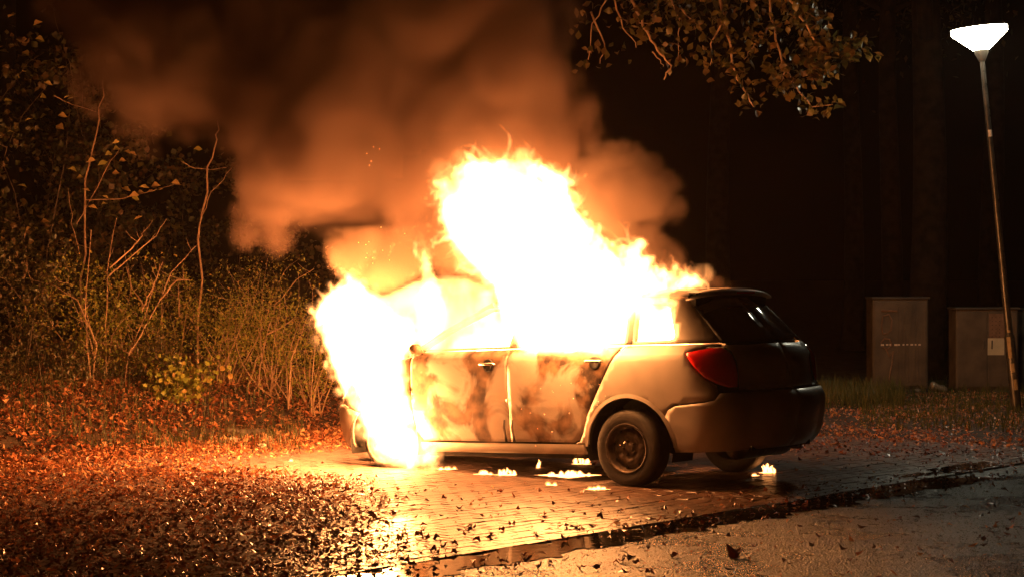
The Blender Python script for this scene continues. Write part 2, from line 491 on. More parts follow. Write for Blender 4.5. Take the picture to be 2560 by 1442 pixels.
def leaves(name, P, size, mat, parent=None, tmpl=LS, pitch=.6, roll=.6, curl=0, tint=None, yaw=None, q=rng):
    n = len(P); V0, f0 = tmpl
    Rm = rotm(n, q.uniform(0, 6.283, n) if yaw is None else yaw, q.normal(0, pitch, n), q.normal(0, roll, n))
    V = np.repeat(V0[None], n, 0)
    if curl:
        c = q.uniform(-curl, curl, (n, 1)); c2 = q.uniform(-curl, curl, (n, 1))
        V[:, :, 2] += c * (V[:, :, 0] ** 2) * 2 + c2 * V[:, :, 1] ** 2 * 2
    V = V * np.asarray(size).reshape(-1, 1, 1)
    V = np.einsum('nij,nkj->nki', Rm, V) + P[:, None]
    Fc = (f0[None] + (np.arange(n) * len(V0))[:, None, None]).reshape(-1, 3)
    tv = q.uniform(0, 1, n) if tint is None else tint
    return mesh(name, V.reshape(-1, 3), Fc, mat, parent, attr=np.repeat(tv, len(V0)))

# fallen leaves: dense on the bank and along the kerb, thinning over the paving and the road
def litter_density(t, n):
    d = 1.0 * sst(n, 6.2, 7.3) * (1 - sst(t, 7, 9))             # bank
    tb = np.minimum(.95 * n - .45, 3.1)
    d = np.maximum(d, 1.0 * (1 - sst(t, tb - .6, tb + .7)) * sst(n, -.15, .5))   # left of the car
    d = np.maximum(d, .9 * sst(n, 5.3, 6.5) * (1 - sst(t, 6, 9)))
    d = np.maximum(d, .22 * sst(t, 1.0, 3.0) * np.exp(-((n - .3) / .35) ** 2))   # caught in the gutter
    d = np.maximum(d, .28 * sst(t, 6.5, 8.5) * sst(n, .2, 1.0))
    d = np.maximum(d, .6 * sst(t, 8.8, 10.0) * sst(n, 1.0, 2.4) * (1 - .93 * sst(t, 9.9, 11.2)))
    return np.maximum(d, .035)
def frustum_pts(n, q, y0, y1, x0=-60, x1=2620):
    u = q.uniform(0, 1, n)
    Y = np.sqrt(y0 ** 2 + u * (y1 ** 2 - y0 ** 2))
    X = (q.uniform(x0, x1, n) - 1280) / F * Y
    return X, Y
X, Y = frustum_pts(185000, rng, 10.6, 27)
T_, N_ = to_tn(X, Y)
patch = .5 + .5 * np.sin(X * 2.3 + np.sin(Y * 1.7) * 2) * np.sin(Y * 2.9 + X)
d = litter_density(T_, N_) * (.55 + .45 * patch)
d *= np.where(N_ > 7.2, 1, .8)
keep = rng.uniform(0, 1, len(X)) < d * 1.15
under = (T_ > 3.6) & (T_ < 6.2) & (N_ > 1.0) & (N_ < 5.5)
keep &= ~(under & (rng.uniform(0, 1, len(X)) < .93))
X, Y, T_, N_ = X[keep], Y[keep], T_[keep], N_[keep]
z = np.where((N_ > 7.15) | (T_ > 9.4), gz(X, Y), .012)
pile = rng.uniform(0, .03, len(X)) * np.clip(litter_density(T_, N_) * 1.4 - .2, .12, 1)
P = np.stack([X, Y, z + .012 + pile], 1)
sz = (.022 + .055 * rng.uniform(0, 1, len(X)) ** 1.6) * np.where(N_ > 6.5, 1.25, .9)
wet = (N_ < 5.5) & (rng.uniform(0, 1, len(X)) < np.where(N_ < 4.2, .72, .35)) & (T_ < 9)
tag(leaves('leaf_litter', P[~wet], sz[~wet], M['dry_leaf'], tmpl=LS, pitch=.35, roll=.4, curl=1.1), kind='stuff',
    label='orange brown autumn leaves heaped on the bank and paving', cat='fallen leaves')
tag(leaves('sodden_leaves', P[wet], sz[wet], M['wet_leaf'], tmpl=LS, pitch=.28, roll=.3, curl=.9), kind='stuff',
    label='dark sodden leaves stuck to the wet paving', cat='fallen leaves')
print('litter', len(P))

# glossy grains added so that the wet road sparkles
X, Y = frustum_pts(26000, rng, 10.9, 19, 700, 2620)
T_, N_ = to_tn(X, Y); k_ = (N_ < -.02) | ((N_ > 0) & (N_ < .9) & (rng.uniform(0, 1, len(X)) < .35)); X, Y = X[k_], Y[k_]
gs = rng.uniform(.0022, .0065, len(X)); V0 = np.array([(-1, -.6, 0), (1, -.8, 0), (.1, 1, 0), (0, .1, 1.1)])
V = V0[None] * gs[:, None, None]; ga = rng.uniform(0, 6.28, len(X)); c_, s_ = np.cos(ga)[:, None], np.sin(ga)[:, None]
V = np.stack([V[:, :, 0] * c_ - V[:, :, 1] * s_ + X[:, None], V[:, :, 0] * s_ + V[:, :, 1] * c_ + Y[:, None], V[:, :, 2] + .004], -1)
f0_ = np.array([(0, 1, 3), (1, 2, 3), (2, 0, 3)])
M['glint_grains'] = pbr('wet_glint_grain', (.05, .045, .038), (.3, .26, .2), 60, (.12, .35))
tag(mesh('glint_grains', V.reshape(-1, 3), (f0_[None] + (np.arange(len(X)) * 4)[:, None, None]).reshape(-1, 3), M['glint_grains']), 'glossy grains added for the sparkle of the wet road and gutter', 'glint_grains', kind='stuff')

# larger curled leaves one can pick out on the wet paving in front of the car
cur = []
V0, f0 = LT
for s in range(5):
    q = np.random.default_rng(40 + s)
    V = V0.copy()
    V[:, 2] += q.uniform(.1, .8) * V[:, 1] ** 2 * 2 + q.uniform(.0, .7) * V[:, 0] ** 2 * 1.2 + .10 * np.sin(V[:, 0] * 9 + s) * (1 + V[:, 1])
    V[:, 2] -= V[:, 2].min()
    me = bpy.data.meshes.new('fallen_leaf'); me.from_pydata((V).tolist(), [], f0.tolist()); 
    a = me.attributes.new('tint', 'FLOAT', 'POINT'); a.data.foreach_set('value', [q.uniform(.3, 1)] * len(V))
    me.materials.append(M['wet_leaf']); cur.append(me)
spots = [(1062, 1352), (1092, 1352), (1110, 1372), (1084, 1382), (1190, 1357), (1222, 1352), (1254, 1332), (1172, 1330), (1340, 1345), (1412, 1355), (1135, 1388), (1138, 1367),
         (946, 1384), (944, 1400), (1010, 1408), (1028, 1416), (1090, 1432), (1182, 1327), (866, 1388), (818, 1402), (1046, 1345), (1280, 1318), (1362, 1298), (1386, 1264), (1110, 1250),
         (1068, 1256), (1250, 1235), (1480, 1322), (1440, 1325), (1348, 1425), (1490, 1428), (1592, 1415), (1624, 1438), (1555, 1408), (1690, 1395), (1580, 1402), (1500, 1300), (900, 1340),
         (930, 1300), (760, 1252), (770, 1330), (1040, 1298), (980, 1290), (1150, 1275), (1205, 1295), (690, 1390), (1660, 1280), (1775, 1300), (1880, 1225), (1310, 1395), (1255, 1410)]
for i, (px, py) in enumerate(spots):
    Yd = CH * F / (py - 721 - PIT * F)
    p = at(px, py, Yd)
    s = random.uniform(.045, .075)
    o = bpy.data.objects.new('fallen_leaf', random.choice(cur)); COL.objects.link(o)
    o.location = (p[0], p[1], .012); o.rotation_euler = (random.uniform(-.35, .35), random.uniform(-.35, .35), random.uniform(0, 6.28)); o.scale = (s, s, s * random.uniform(.7, 1.2))
    tag(o, 'dark curled leaf lying alone on the wet paving before the burning car', 'leaf', 'curled leaves on the wet paving and road')
p = at(1840, 1395, CH * F / (1395 - 682)); o = bpy.data.objects.new('fallen_leaf', cur[2]); COL.objects.link(o)
o.location = (p[0], p[1], .01); o.scale = (.13, .13, .16); o.rotation_euler = (.2, -.5, 1)
tag(o, 'largest curled reddish leaf, alone on the asphalt behind the rear bumper', 'leaf')

# ------------------------------------------------------------------ car
CX, CY, CP = 1.3675, 16.32, R(2.2)
fw = np.array([-math.cos(YAW) * math.cos(CP), math.sin(YAW) * math.cos(CP), -math.sin(CP)])
lf = np.array([-math.sin(YAW), -math.cos(YAW), 0.0])
upv = np.cross(fw, lf)
car = empty('station_wagon', kind='thing', label='silver estate car on fire, parked nose in on the paved bay', cat='car')
car.matrix_world = Matrix([[fw[0], lf[0], upv[0], CX], [fw[1], lf[1], upv[1], CY], [fw[2], lf[2], upv[2], .006], [0, 0, 0, 1]])
def carpt(x, y, z):
    return np.array([CX, CY, .006]) + fw * x + lf * y + upv * z
def lin(z, tab):
    return float(np.interp(z, [a for a, _ in tab], [b_ for _, b_ in tab]))
WT = [(.15, .70), (.22, .755), (.30, .785), (.45, .805), (.55, .808), (.60, .815), (.8, .822), (.93, .818), (.985, .808), (1.005, .79), (1.05, .745), (1.2, .69), (1.35, .628), (1.42, .585), (1.47, .53)]
XR = [(.15, -.80), (.24, -.90), (.35, -.99), (.55, -1.03), (.66, -1.02), (.70, -.985), (.73, -.955), (.95, -.93), (1.04, -.875), (1.1, -.82), (1.25, -.665), (1.38, -.53), (1.44, -.47), (1.47, -.44)]
XF = [(.15, 3.15), (.3, 3.27), (.5, 3.31), (.65, 3.27), (.8, 3.13), (.92, 2.9), (1.0, 2.6), (1.5, 2.5)]
def surf(u, z, off=0.0):
    w = lin(z, WT) - off
    xr = lin(z, XR) + off; xf = lin(z, XF) - off
    c = .11
    Rr = .30 if z < 1.05 else max(.16, .30 - (z - 1.05) * .35)
    Rf = .42
    bow = lambda x: w - .012 * ((x - 1.1) / 1.5) ** 2
    xs = xr + c + Rr
    if u < xs:
        w2 = bow(xs)
        s = xs - u; th = s / Rr
        if th < math.pi / 2:
            return (xs - Rr * math.sin(th), w2 - Rr * (1 - math.cos(th)), z)
        y = w2 - Rr - (s - math.pi / 2 * Rr)
        y = max(y, 0)
        return (xr + c - c * (1 - (y / (w2 - Rr)) ** 2), y, z)
    xe = xf - .12 - Rf
    if u > xe:
        w2 = bow(xe)
        s = u - xe; th = s / Rf
        if th < math.pi / 2:
            return (xe + Rf * math.sin(th), w2 - Rf * (1 - math.cos(th)), z)
        y = max(w2 - Rf - (s - math.pi / 2 * Rf), 0)
        return (xf - .12 + .12 * (1 - (y / (w2 - Rf)) ** 2), y, z)
    return (u, bow(u), z)
def u_rear_centre(z, off=0):
    w = lin(z, WT) - off; xr = lin(z, XR) + off
    Rr = .30 if z < 1.05 else max(.16, .30 - (z - 1.05) * .35)
    xs = xr + .11 + Rr
    w2 = w - .012 * ((xs - 1.1) / 1.5) ** 2
    return xs - math.pi / 2 * Rr - (w2 - Rr) + .002
def u_front_centre(z):
    w = lin(z, WT); xf = lin(z, XF); xe = xf - .12 - .42
    w2 = w - .012 * ((xe - 1.1) / 1.5) ** 2
    return xe + math.pi / 2 * .42 + (w2 - .42) - .002
def dense(poly, st=.03):
    out = []
    for i in range(len(poly)):
        a, b_ = np.array(poly[i], float), np.array(poly[(i + 1) % len(poly)], float)
        k = max(1, int(np.linalg.norm(b_ - a) / st))
        for j in range(k): out.append(tuple(a + (b_ - a) * j / k))
    return out
def inside(p, poly):
    x, y = p; r_ = False
    for i in range(len(poly)):
        x1, y1 = poly[i]; x2, y2 = poly[(i + 1) % len(poly)]
        if (y1 > y) != (y2 > y) and x < (x2 - x1) * (y - y1) / (y2 - y1) + x1: r_ = not r_
    return r_
def edist(p, poly):
    d_ = 9
    for i in range(len(poly)):
        a = poly[i]; b_ = poly[(i + 1) % len(poly)]
        vx, vy = b_[0] - a[0], b_[1] - a[1]
        t_ = max(0, min(1, ((p[0] - a[0]) * vx + (p[1] - a[1]) * vy) / (vx * vx + vy * vy + 1e-12)))
        d_ = min(d_, math.hypot(p[0] - a[0] - t_ * vx, p[1] - a[1] - t_ * vy))
    return d_
def inset(poly, g):
    """moves a polygon's corners inwards by g"""
    a = sum(poly[i][0] * poly[(i + 1) % len(poly)][1] - poly[(i + 1) % len(poly)][0] * poly[i][1] for i in range(len(poly)))
    sg = 1 if a > 0 else -1
    out = []
    for i in range(len(poly)):
        p0, p1, p2 = (np.array(poly[i - 1]), np.array(poly[i]), np.array(poly[(i + 1) % len(poly)]))
        e1 = (p1 - p0) / (np.linalg.norm(p1 - p0) + 1e-9); e2 = (p2 - p1) / (np.linalg.norm(p2 - p1) + 1e-9)
        n_ = np.array([-e1[1] - e2[1], e1[0] + e2[0]]) * sg
        n_ = n_ / (np.linalg.norm(n_) + 1e-9)
        out.append(tuple(p1 + n_ * g))
    return out
def panel_geo(poly, fn, holes=(), gap=.004, step=.05, thick=.014, side=1):
    poly = inset(poly, gap)
    loops = [dense(poly, .035)] + [dense(inset(h, -gap * .2), .03) for h in holes]
    pts = []; cons = []
    for lp in loops:
        b_ = len(pts); pts += lp
        cons += [(b_ + i, b_ + (i + 1) % len(lp)) for i in range(len(lp))]
    nb = len(pts)
    us = [p[0] for p in poly]; zs = [p[1] for p in poly]
    ug = np.arange(min(us) + step / 2, max(us), step)
    zg = sorted(set([round(v, 3) for v in np.arange(min(zs) + step / 2, max(zs), step)] + [v for v in (.985, 1.005, .58, .60) if min(zs) < v < max(zs)]))
    for u in ug:
        for z in zg:
            if inside((u, z), loops[0]) and edist((u, z), loops[0]) > step * .3 and all(not inside((u, z), h) and edist((u, z), h) > step * .3 for h in loops[1:]):
                pts.append((u, z))
    res = geometry.delaunay_2d_cdt([Vector(p) for p in pts], cons, [], 0, 1e-5)
    v2 = [tuple(v) for v in res[0]]
    tris = []
    for f in res[2]:
        c = (sum(v2[i][0] for i in f) / len(f), sum(v2[i][1] for i in f) / len(f))
        if inside(c, loops[0]) and not any(inside(c, h) for h in loops[1:]): tris.append(tuple(f))
    V = [fn(u, z, 0) for u, z in v2]
    nv = len(V)
    edges = {}
    for f in tris:
        for i in range(len(f)):
            e = (f[i], f[(i + 1) % len(f)])
            edges[e] = 1
    V2 = [fn(u, z, thick) for u, z in v2]
    Fc = [f for f in tris]
    rim = {}
    for (a, b_) in edges:
        if (b_, a) not in edges:
            for k in (a, b_):
                if k not in rim: rim[k] = nv + len(rim)
            Fc.append((b_, a, rim[a], rim[b_]))
    V += [V2[k] for k in rim]
    if side < 0:
        V = [(x, -y, z) for x, y, z in V]; Fc = [f[::-1] for f in Fc]
    return V, Fc
def panel(name, poly, mat, holes=(), side=1, both=False, fn=surf, parent=None, **k):
    mb = MB()
    V, f = panel_geo(poly, fn, holes, side=side, **k); mb.add(V, f)
    if both:
        V, f = panel_geo(poly, fn, holes, side=-side, **k); mb.add(V, f)
    return mb.build(name, mat, parent or car, smooth=True)

def arc(cx, cz, r, a0, a1, n=20):
    return [(cx + r * math.cos(R(a0 + (a1 - a0) * i / n)), cz + r * math.sin(R(a0 + (a1 - a0) * i / n))) for i in range(n + 1)]
RA = .385; RC = (-.02, .285)
FA = (2.45, .30)
SZ = .315
# polygons in (u, z)
front_door = [(2.02, SZ + .01), (2.09, .40), (2.125, .60), (2.125, 1.035), (1.12, 1.05), (1.12, SZ + .01)]
rear_door = [(1.115, SZ + .01), (1.115, 1.05), (.045, 1.055), (.13, .93), (.36, .545), (.415, .40), (.45, .345), (.50, SZ + .01)]
arch_r = arc(RC[0], RC[1], RA, -8, 188, 28)
quarter = [(.495, SZ), (.445, .34), (.41, .395), (.355, .54), (.125, .925), (.04, 1.05), (.04, 1.06), (-.775, 1.06), (-.79, 1.03), (-.70, 1.035), (-.535, 1.0), (-.60, .90), (-.70, .80), (-.775, .755),
           (-.80, .70), (-.77, .655), (-.70, .64), (-.45, .615), (-.385, .58), (-.335, .52)] + [p for p in arc(RC[0], RC[1], RA, 37, 175, 22)] + [(.365, .24)][:0] + []
quarter = [(.495, SZ), (.445, .34), (.41, .395), (.355, .54), (.125, .925), (.04, 1.05), (.04, 1.06), (-.775, 1.06), (-.79, 1.03), (-.70, 1.035), (-.535, 1.0), (-.60, .90), (-.70, .80), (-.775, .755),
           (-.80, .70), (-.77, .655), (-.70, .64), (-.45, .615), (-.39, .585), (-.345, .515)] + arc(RC[0], RC[1], RA, 145, 4, 24) + [(.41, .32)]
bumper_half = [(-.335, .51), (-.38, .58), (-.45, .61), (-.70, .635), (-.775, .65), (-.81, .70), (-1.0, .70)] + [(u_rear_centre(z), z) for z in (.70, .66, .6, .5, .4, .32, .27)] + [(-.62, .262), (-.41, .262), (-.405, .30)] + arc(RC[0], RC[1], RA, 180, 146, 8)
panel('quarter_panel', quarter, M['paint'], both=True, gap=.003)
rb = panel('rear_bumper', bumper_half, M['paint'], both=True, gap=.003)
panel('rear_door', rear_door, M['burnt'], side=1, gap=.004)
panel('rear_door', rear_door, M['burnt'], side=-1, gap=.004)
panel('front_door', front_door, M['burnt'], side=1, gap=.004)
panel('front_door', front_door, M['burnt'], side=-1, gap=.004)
sill = [(.40, .235), (2.06, .235), (2.06, .315), (.50, .315), (.41, .315)]
panel('sill', sill, M['paint'], side=1, gap=.002); panel('sill', sill, M['paint'], side=-1, gap=.002)
fender = [(2.065, .24), (2.09, .385), (2.13, .60), (2.13, 1.0), (2.5, .95), (2.85, .86), (2.95, .80), (2.93, .62)] + arc(FA[0], FA[1], .37, 45, 178, 20)
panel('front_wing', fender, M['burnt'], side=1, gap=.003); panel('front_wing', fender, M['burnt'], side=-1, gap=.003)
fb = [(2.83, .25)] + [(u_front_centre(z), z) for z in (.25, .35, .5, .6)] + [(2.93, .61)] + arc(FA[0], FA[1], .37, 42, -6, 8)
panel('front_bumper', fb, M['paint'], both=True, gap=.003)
# window frames: upper side with three openings
ZT = lambda x: float(np.interp(x, [-.6, -.35, .2, 1.0, 1.45], [1.41, 1.415, 1.42, 1.41, 1.37]))
upper = [(2.18, 1.02), (2.13, 1.045), (1.1, 1.052), (.0, 1.062), (-.775, 1.062), (-.60, 1.225), (-.42, 1.395)] + [(x, ZT(x)) for x in (-.35, 0, .4, .8, 1.1, 1.35)] + [(1.44, 1.375), (1.8, 1.22)]
wins = [[(2.03, 1.06), (1.15, 1.072), (1.09, 1.365), (1.40, 1.345), (1.7, 1.22)],
        [(1.02, 1.075), (.05, 1.085), (.09, 1.36), (.96, 1.372)],
        [(-.05, 1.088), (-.355, 1.092), (-.395, 1.105), (-.40, 1.13), (-.315, 1.33), (-.28, 1.35), (-.02, 1.362)]]
panel('window_frame', upper, M['paint'], holes=wins, side=1, gap=.0, thick=.04, step=.06)
panel('window_frame', upper, M['paint'], holes=wins, side=-1, gap=.0, thick=.04, step=.06)
for sd in (1, -1):
    mb = MB()
    wb = lin(1.2, WT)
    mb.tube([(.0, sd * .73, 1.07), (.03, sd * .60, 1.39)], .03, 6)
    mb.build('door_pillar', M['black'], car)
    mb = MB(); mb.tube([(1.07, sd * .72, 1.07), (1.03, sd * .61, 1.39)], .035, 6)
    mb.build('door_pillar', M['black'], car)
    mb = MB(); mb.tube([(2.2, sd * .70, 1.0), (1.8, sd * .655, 1.22), (1.42, sd * .57, 1.40)], [.03, .028, .028], 8)
    mb.build('windscreen_pillar', M['burnt'], car)
# tailgate, glass, lights
seam_hi = [(-.785, 1.055), (-.60, 1.235), (-.43, 1.40)]
glass = seam_hi + [(u_rear_centre(z), z) for z in (1.40, 1.33, 1.25, 1.15, 1.09, 1.055)]
panel('rear_window', glass, M['smoked_glass'], both=True, gap=.003, step=.06)
tailg = [(-.80, 1.048), (-.97, 1.045)] + [(u_rear_centre(z), z) for z in (1.05, 1.0, .9, .8, .715)] + [(-.975, .715), (-.98, .82), (-.96, .92), (-.905, .995), (-.81, 1.035)]
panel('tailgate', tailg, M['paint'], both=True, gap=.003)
light = [(-.54, .998), (-.71, 1.032), (-.80, 1.03), (-.90, .99), (-.955, .92), (-.975, .82), (-.96, .735), (-.88, .735), (-.80, .758), (-.70, .81), (-.61, .905)]
def light_fn(u, z, off):
    x, y, zz = surf(u, z, off)
    return (x, y, zz) if off else surf(u, z, -.008 * (1 - min(1, abs(z - .88) / .17)))
for sd in (1, -1):
    panel('tail_light', light, M['red'], side=sd, gap=.003, step=.035, fn=light_fn)
# roof
def roof_fn(x, y, off):
    yw = lin(ZT(x), WT) - .002
    zc = float(np.interp(x, [-.50, -.2, .3, .9, 1.43], [1.452, 1.482, 1.497, 1.49, 1.43]))
    q = min(1, abs(y) / yw)
    return (x, y, ZT(x) + (zc - ZT(x)) * (1 - q ** 2.6) - off)
mb = MB()
XS = np.linspace(-.44, 1.43, 30); YS = np.concatenate([-np.cos(np.linspace(0, math.pi, 25))])
V = [roof_fn(x, y * (lin(ZT(x), WT) - .001), 0) for x in XS for y in YS]
V += [(a, b_ * .97, c - .02) for a, b_, c in V]
Fc = []; k_ = len(YS); off_ = len(XS) * k_
for i in range(len(XS) - 1):
    for j in range(k_ - 1):
        a = i * k_ + j
        Fc.append((a, a + k_, a + k_ + 1, a + 1)); Fc.append((off_ + a, off_ + a + 1, off_ + a + k_ + 1, off_ + a + k_))
for i in range(len(XS) - 1):
    for j in (0, k_ - 1):
        a = i * k_ + j; Fc.append((a, a + k_, off_ + a + k_, off_ + a))
for j in range(k_ - 1):
    for i in (0, len(XS) - 1):
        a = i * k_ + j; Fc.append((a, a + 1, off_ + a + 1, off_ + a))
mb.add(V, Fc); mb.build('roof', M['burnt'], car, smooth=True)
# spoiler at the roof's rear edge
mb = MB()
prof = [(-.40, .012), (-.50, .008), (-.575, -.012), (-.58, -.03), (-.50, -.045), (-.40, -.04)]
V = []; ny = 17
for j in range(ny):
    y = -.545 + 1.09 * j / (ny - 1)
    q = abs(y) / .545
    for (x, dz) in prof:
        V.append((x + .10 * q ** 2.5 * (x < -.45), y, 1.462 - .05 * q ** 2.4 + dz * (1 - .3 * q)))
m6 = len(prof)
Fc = [(j * m6 + i, j * m6 + (i + 1) % m6, (j + 1) * m6 + (i + 1) % m6, (j + 1) * m6 + i) for j in range(ny - 1) for i in range(m6)]
Fc += [tuple(range(m6))[::-1], tuple(range((ny - 1) * m6, ny * m6))]
mb.add(V, Fc); sp = mb.build('spoiler', M['paint'], car, smooth=True)
mb = MB(); mb.box(-.595, -.583, -.12, .12, 1.425, 1.437, .003); mb.build('brake_light', M['red'], car)
# bonnet
mb = MB(); V = []; XB = np.linspace(2.22, 3.08, 16)
for x in XB:
    zc = float(np.interp(x, [2.22, 2.6, 2.9, 3.08], [1.04, .985, .90, .80])); w_ = float(np.interp(x, [2.22, 2.8, 3.08], [.74, .70, .55]))
    for j in range(17):
        y = -1 + 2 * j / 16
        V.append((x + .06 * (1 - y * y) * (x > 3.0), y * w_, zc - .045 * abs(y) ** 2.5 + .008 * math.sin(x * 9 + j)))
Fc = [(i * 17 + j, (i + 1) * 17 + j, (i + 1) * 17 + j + 1, i * 17 + j + 1) for i in range(15) for j in range(16)]
mb.add(V, Fc); mb.build('bonnet', M['burnt'], car, smooth=True)
for sd in (1, -1):
    hl = [(2.97, .64), (2.98, .79), (3.15, .76), (3.32, .70), (3.33, .64)]
    panel('headlight', hl, M['lens'], side=sd, gap=.003)
mb = MB(); mb.box(3.17, 3.20, -.40, .40, .65, .76, .01)
for k in range(6): mb.box(3.2, 3.215, -.38, .38, .662 + k * .016, .668 + k * .016)
mb.build('grille', M['black'], car)
# mirrors
for sd in (1, -1):
    mb = MB(); mb.lathe([(.001, -.06), (.03, -.05), (.05, -.02), (.048, .03), (.03, .05), (.001, .06)], 14, 'y', (2.02, sd * .86, 1.06)); mb.tube([(2.04, sd * .74, 1.03), (2.03, sd * .82, 1.06)], .02, 6)
    mb.build('wing_mirror', M['burnt'], car, smooth=True)
# dark lining behind the panels, floor
def line_fn(u, z, off): return surf(u, z, .03 + off)
low = [(2.9, .25), (2.9, .80), (2.12, 1.0), (-.2, 1.03), (-.85, 1.03)] + [(u_rear_centre(z) + .04, z) for z in (1.03, .9, .7, .5, .3)] + [(-.40, .27)] + arc(RC[0], RC[1], RA - .0, 182, -4, 20) + [(.5, .25), (2.02, .25)] + arc(FA[0], FA[1], .37, 186, -6, 18)
panel('body_lining', low, M['lining'], both=True, fn=line_fn, gap=0, step=.08, thick=.02)
up_l = [(-.815, 1.0), (-.80, 1.06), (-.64, 1.235), (-.465, 1.40)] + [(u_rear_centre(z) + .04, z) for z in (1.40, 1.3, 1.2, 1.1, 1.0)]
panel('rear_light_block', up_l, M['lining'], both=True, fn=line_fn, gap=0, step=.08, thick=.02)  # added sheet inside the rear glass, keeps cabin firelight from leaking out
mb = MB(); mb.box(-.46, -.40, -.5, .5, 1.34, 1.44); mb.build('header_light_block', M['lining'], car)  # added block, stops firelight at the gap above the rear window
mb = MB(); mb.box(.42, 2.05, -.70, .70, .20, .24); mb.box(-.86, .42, -.42, .42, .26, .34); mb.box(2.05, 3.1, -.45, .45, .22, .3)
mb.build('floor_pan', M['lining'], car)
mb = MB()
mb.box(-.74, .30, -.5, .5, .52, .56); mb.box(.22, .30, -.62, .62, .34, .95)
for sd in (1, -1):
    mb.box(1.0, 1.45, sd * .36 - .22, sd * .36 + .22, .34, .52, .03); mb.box(.92, 1.04, sd * .36 - .2, sd * .36 + .2, .5, 1.08, .03)
mb.build('seat_frame', M['lining'], car)
for (cx_, cz_, rr) in ((RC[0], RC[1], RA + .005), (FA[0], FA[1], .375)):
    for sd in (1, -1):
        mb = MB()
        a0, a1 = R(-14), R(194)
        mb.lathe([(rr, sd * .795), (rr, sd * .52), (.05, sd * .52)], 32, 'y', (cx_, 0, cz_), a0, a1)
        mb.build('wheel_arch_liner', M['lining'], car, smooth=False)
# arch lips
for sd in (1, -1):
    mb = MB()
    P_ = []
    for a in np.linspace(R(2), R(178), 34):
        for dr, dy in ((0.0, .010), (.03, .004)):
            x = RC[0] + (RA + dr) * math.cos(a); z = RC[1] + (RA + dr) * math.sin(a)
            yy = surf(x, z)[1] + dy
            P_.append((x, sd * yy, z))
    Fc = [(2 * i, 2 * i + 1, 2 * i + 3, 2 * i + 2) for i in range(33)]
    mb.add(P_, Fc); mb.build('arch_lip', M['paint'], car, smooth=True)
# bumper crease strip, exhaust, wiper, handles
for sd in (1,):
    for (hx, hz) in ((.26, .935), (1.30, .925)):
        mb = MB(); mb.lathe([(.001, .815), (.03, .822), (.048, .830), (.052, .822), (.05, .80)], 18, 'y', (hx, 0, hz)); h1 = mb.build('handle_cup', M['black'], car, smooth=True)
        mb = MB(); mb.tube([(hx + .085, .83, hz + .012), (hx + .06, .855, hz + .014), (hx - .06, .855, hz + .012), (hx - .085, .83, hz + .01)], .011, 8)
        mb.build('door_handle', M['chrome'], h1, smooth=True)
mb = MB(); mb.tube([(-.45, -.42, .26), (-.78, -.42, .245)], .028, 12); mb.build('tailpipe', M['chrome'], car, smooth=True)
mb = MB(); mb.lathe([(.001, -.35), (.09, -.34), (.095, -.3), (.095, .3), (.09, .34), (.001, .35)], 16, 'y', (-.60, -.1, .27)); mb.build('silencer', M['rim'], car, smooth=True)
# dripping melted trim on the door gap
mb = MB()
for dx in (-.03, .05):
    mb.tube([(1.10 + dx, .822, .50), (1.105 + dx, .826, .44), (1.095 + dx, .822, .38), (1.10 + dx, .808, .33)], [.008, .012, .009, .013], 6)
mb.build('melted_trim', M['black'], car, smooth=True)

# wheels
def wheel(x, y, z, rr, sd, flat=0, steer=0):
    w = empty('wheel'); w.parent = car; w.location = (x, y, z); w.rotation_euler = (0, 0, steer)
    mb = MB(); hw = .0925; ri = .18
    prof = [(ri, -hw + .01), (ri + .012, -hw), (rr - .05, -hw - .002), (rr - .02, -hw + .006), (rr - .004, -hw + .025), (rr, -hw + .045), (rr, hw - .045), (rr - .004, hw - .025), (rr - .02, hw - .006), (rr - .05, hw + .002), (ri + .012, hw), (ri, hw - .01), (ri, -hw + .01)]
    mb.lathe(prof, 56, 'y')
    for k in range(56):      # tread blocks
        a = 2 * math.pi * (k + .5) / 56
        for yy in (-.06, -.02, .02, .06):
            if (k + int(yy * 50)) % 2: continue
    V = []
    for (vx, vy, vz) in mb.v:
        V.append((vx, vy, max(vz, -rr + .006)))
    mb.v = V
    mb.build('tyre', M['tyre'], w, smooth=True)
    mb = MB()
    s = sd
    pr = [(.183, s * .088), (.19, s * .094), (.186, s * .098), (.176, s * .095), (.168, s * .075), (.160, s * .045), (.150, s * .036), (.142, s * .040), (.128, s * .054), (.108, s * .060), (.088, s * .056), (.078, s * .046), (.060, s * .044), (.040, s * .046), (.034, s * .058), (.024, s * .062), (.0005, s * .062)]
    mb.lathe(pr, 48, 'y')
    # wavy dish
    V = []
    for (vx, vy, vz) in mb.v:
        rad = math.hypot(vx, vz); a = math.atan2(vz, vx)
        if .07 < rad < .145: vy += s * .007 * math.cos(a * 8) * math.sin((rad - .07) / .075 * math.pi)
        V.append((vx, vy, vz))
    mb.v = V
    rim = mb.build('rim', M['rim'], w, smooth=True)
    for k in range(8):
        a = 2 * math.pi * k / 8 + .2
        mb = MB(); c = (.146 * math.cos(a), 0, .146 * math.sin(a))
        mb.lathe([(.0005, s * .050), (.011, s * .049), (.012, s * .04)], 10, 'y', c)
        mb.build('vent_hole', M['lining'], w)
    for k in range(5):
        a = 2 * math.pi * k / 5
        mb = MB(); mb.lathe([(.0005, s * .068), (.008, s * .066), (.0085, s * .045)], 6, 'y', (.054 * math.cos(a), 0, .054 * math.sin(a)))
        mb.build('wheel_bolt', M['rim'], w)
    return w
wheel(0, .715, .29, .291, 1)
wheel(0, -.715, .29, .291, -1)
wheel(2.45, .70, .315, .225, 1, steer=.15)
wheel(2.45, -.70, .315, .225, -1, steer=.15)

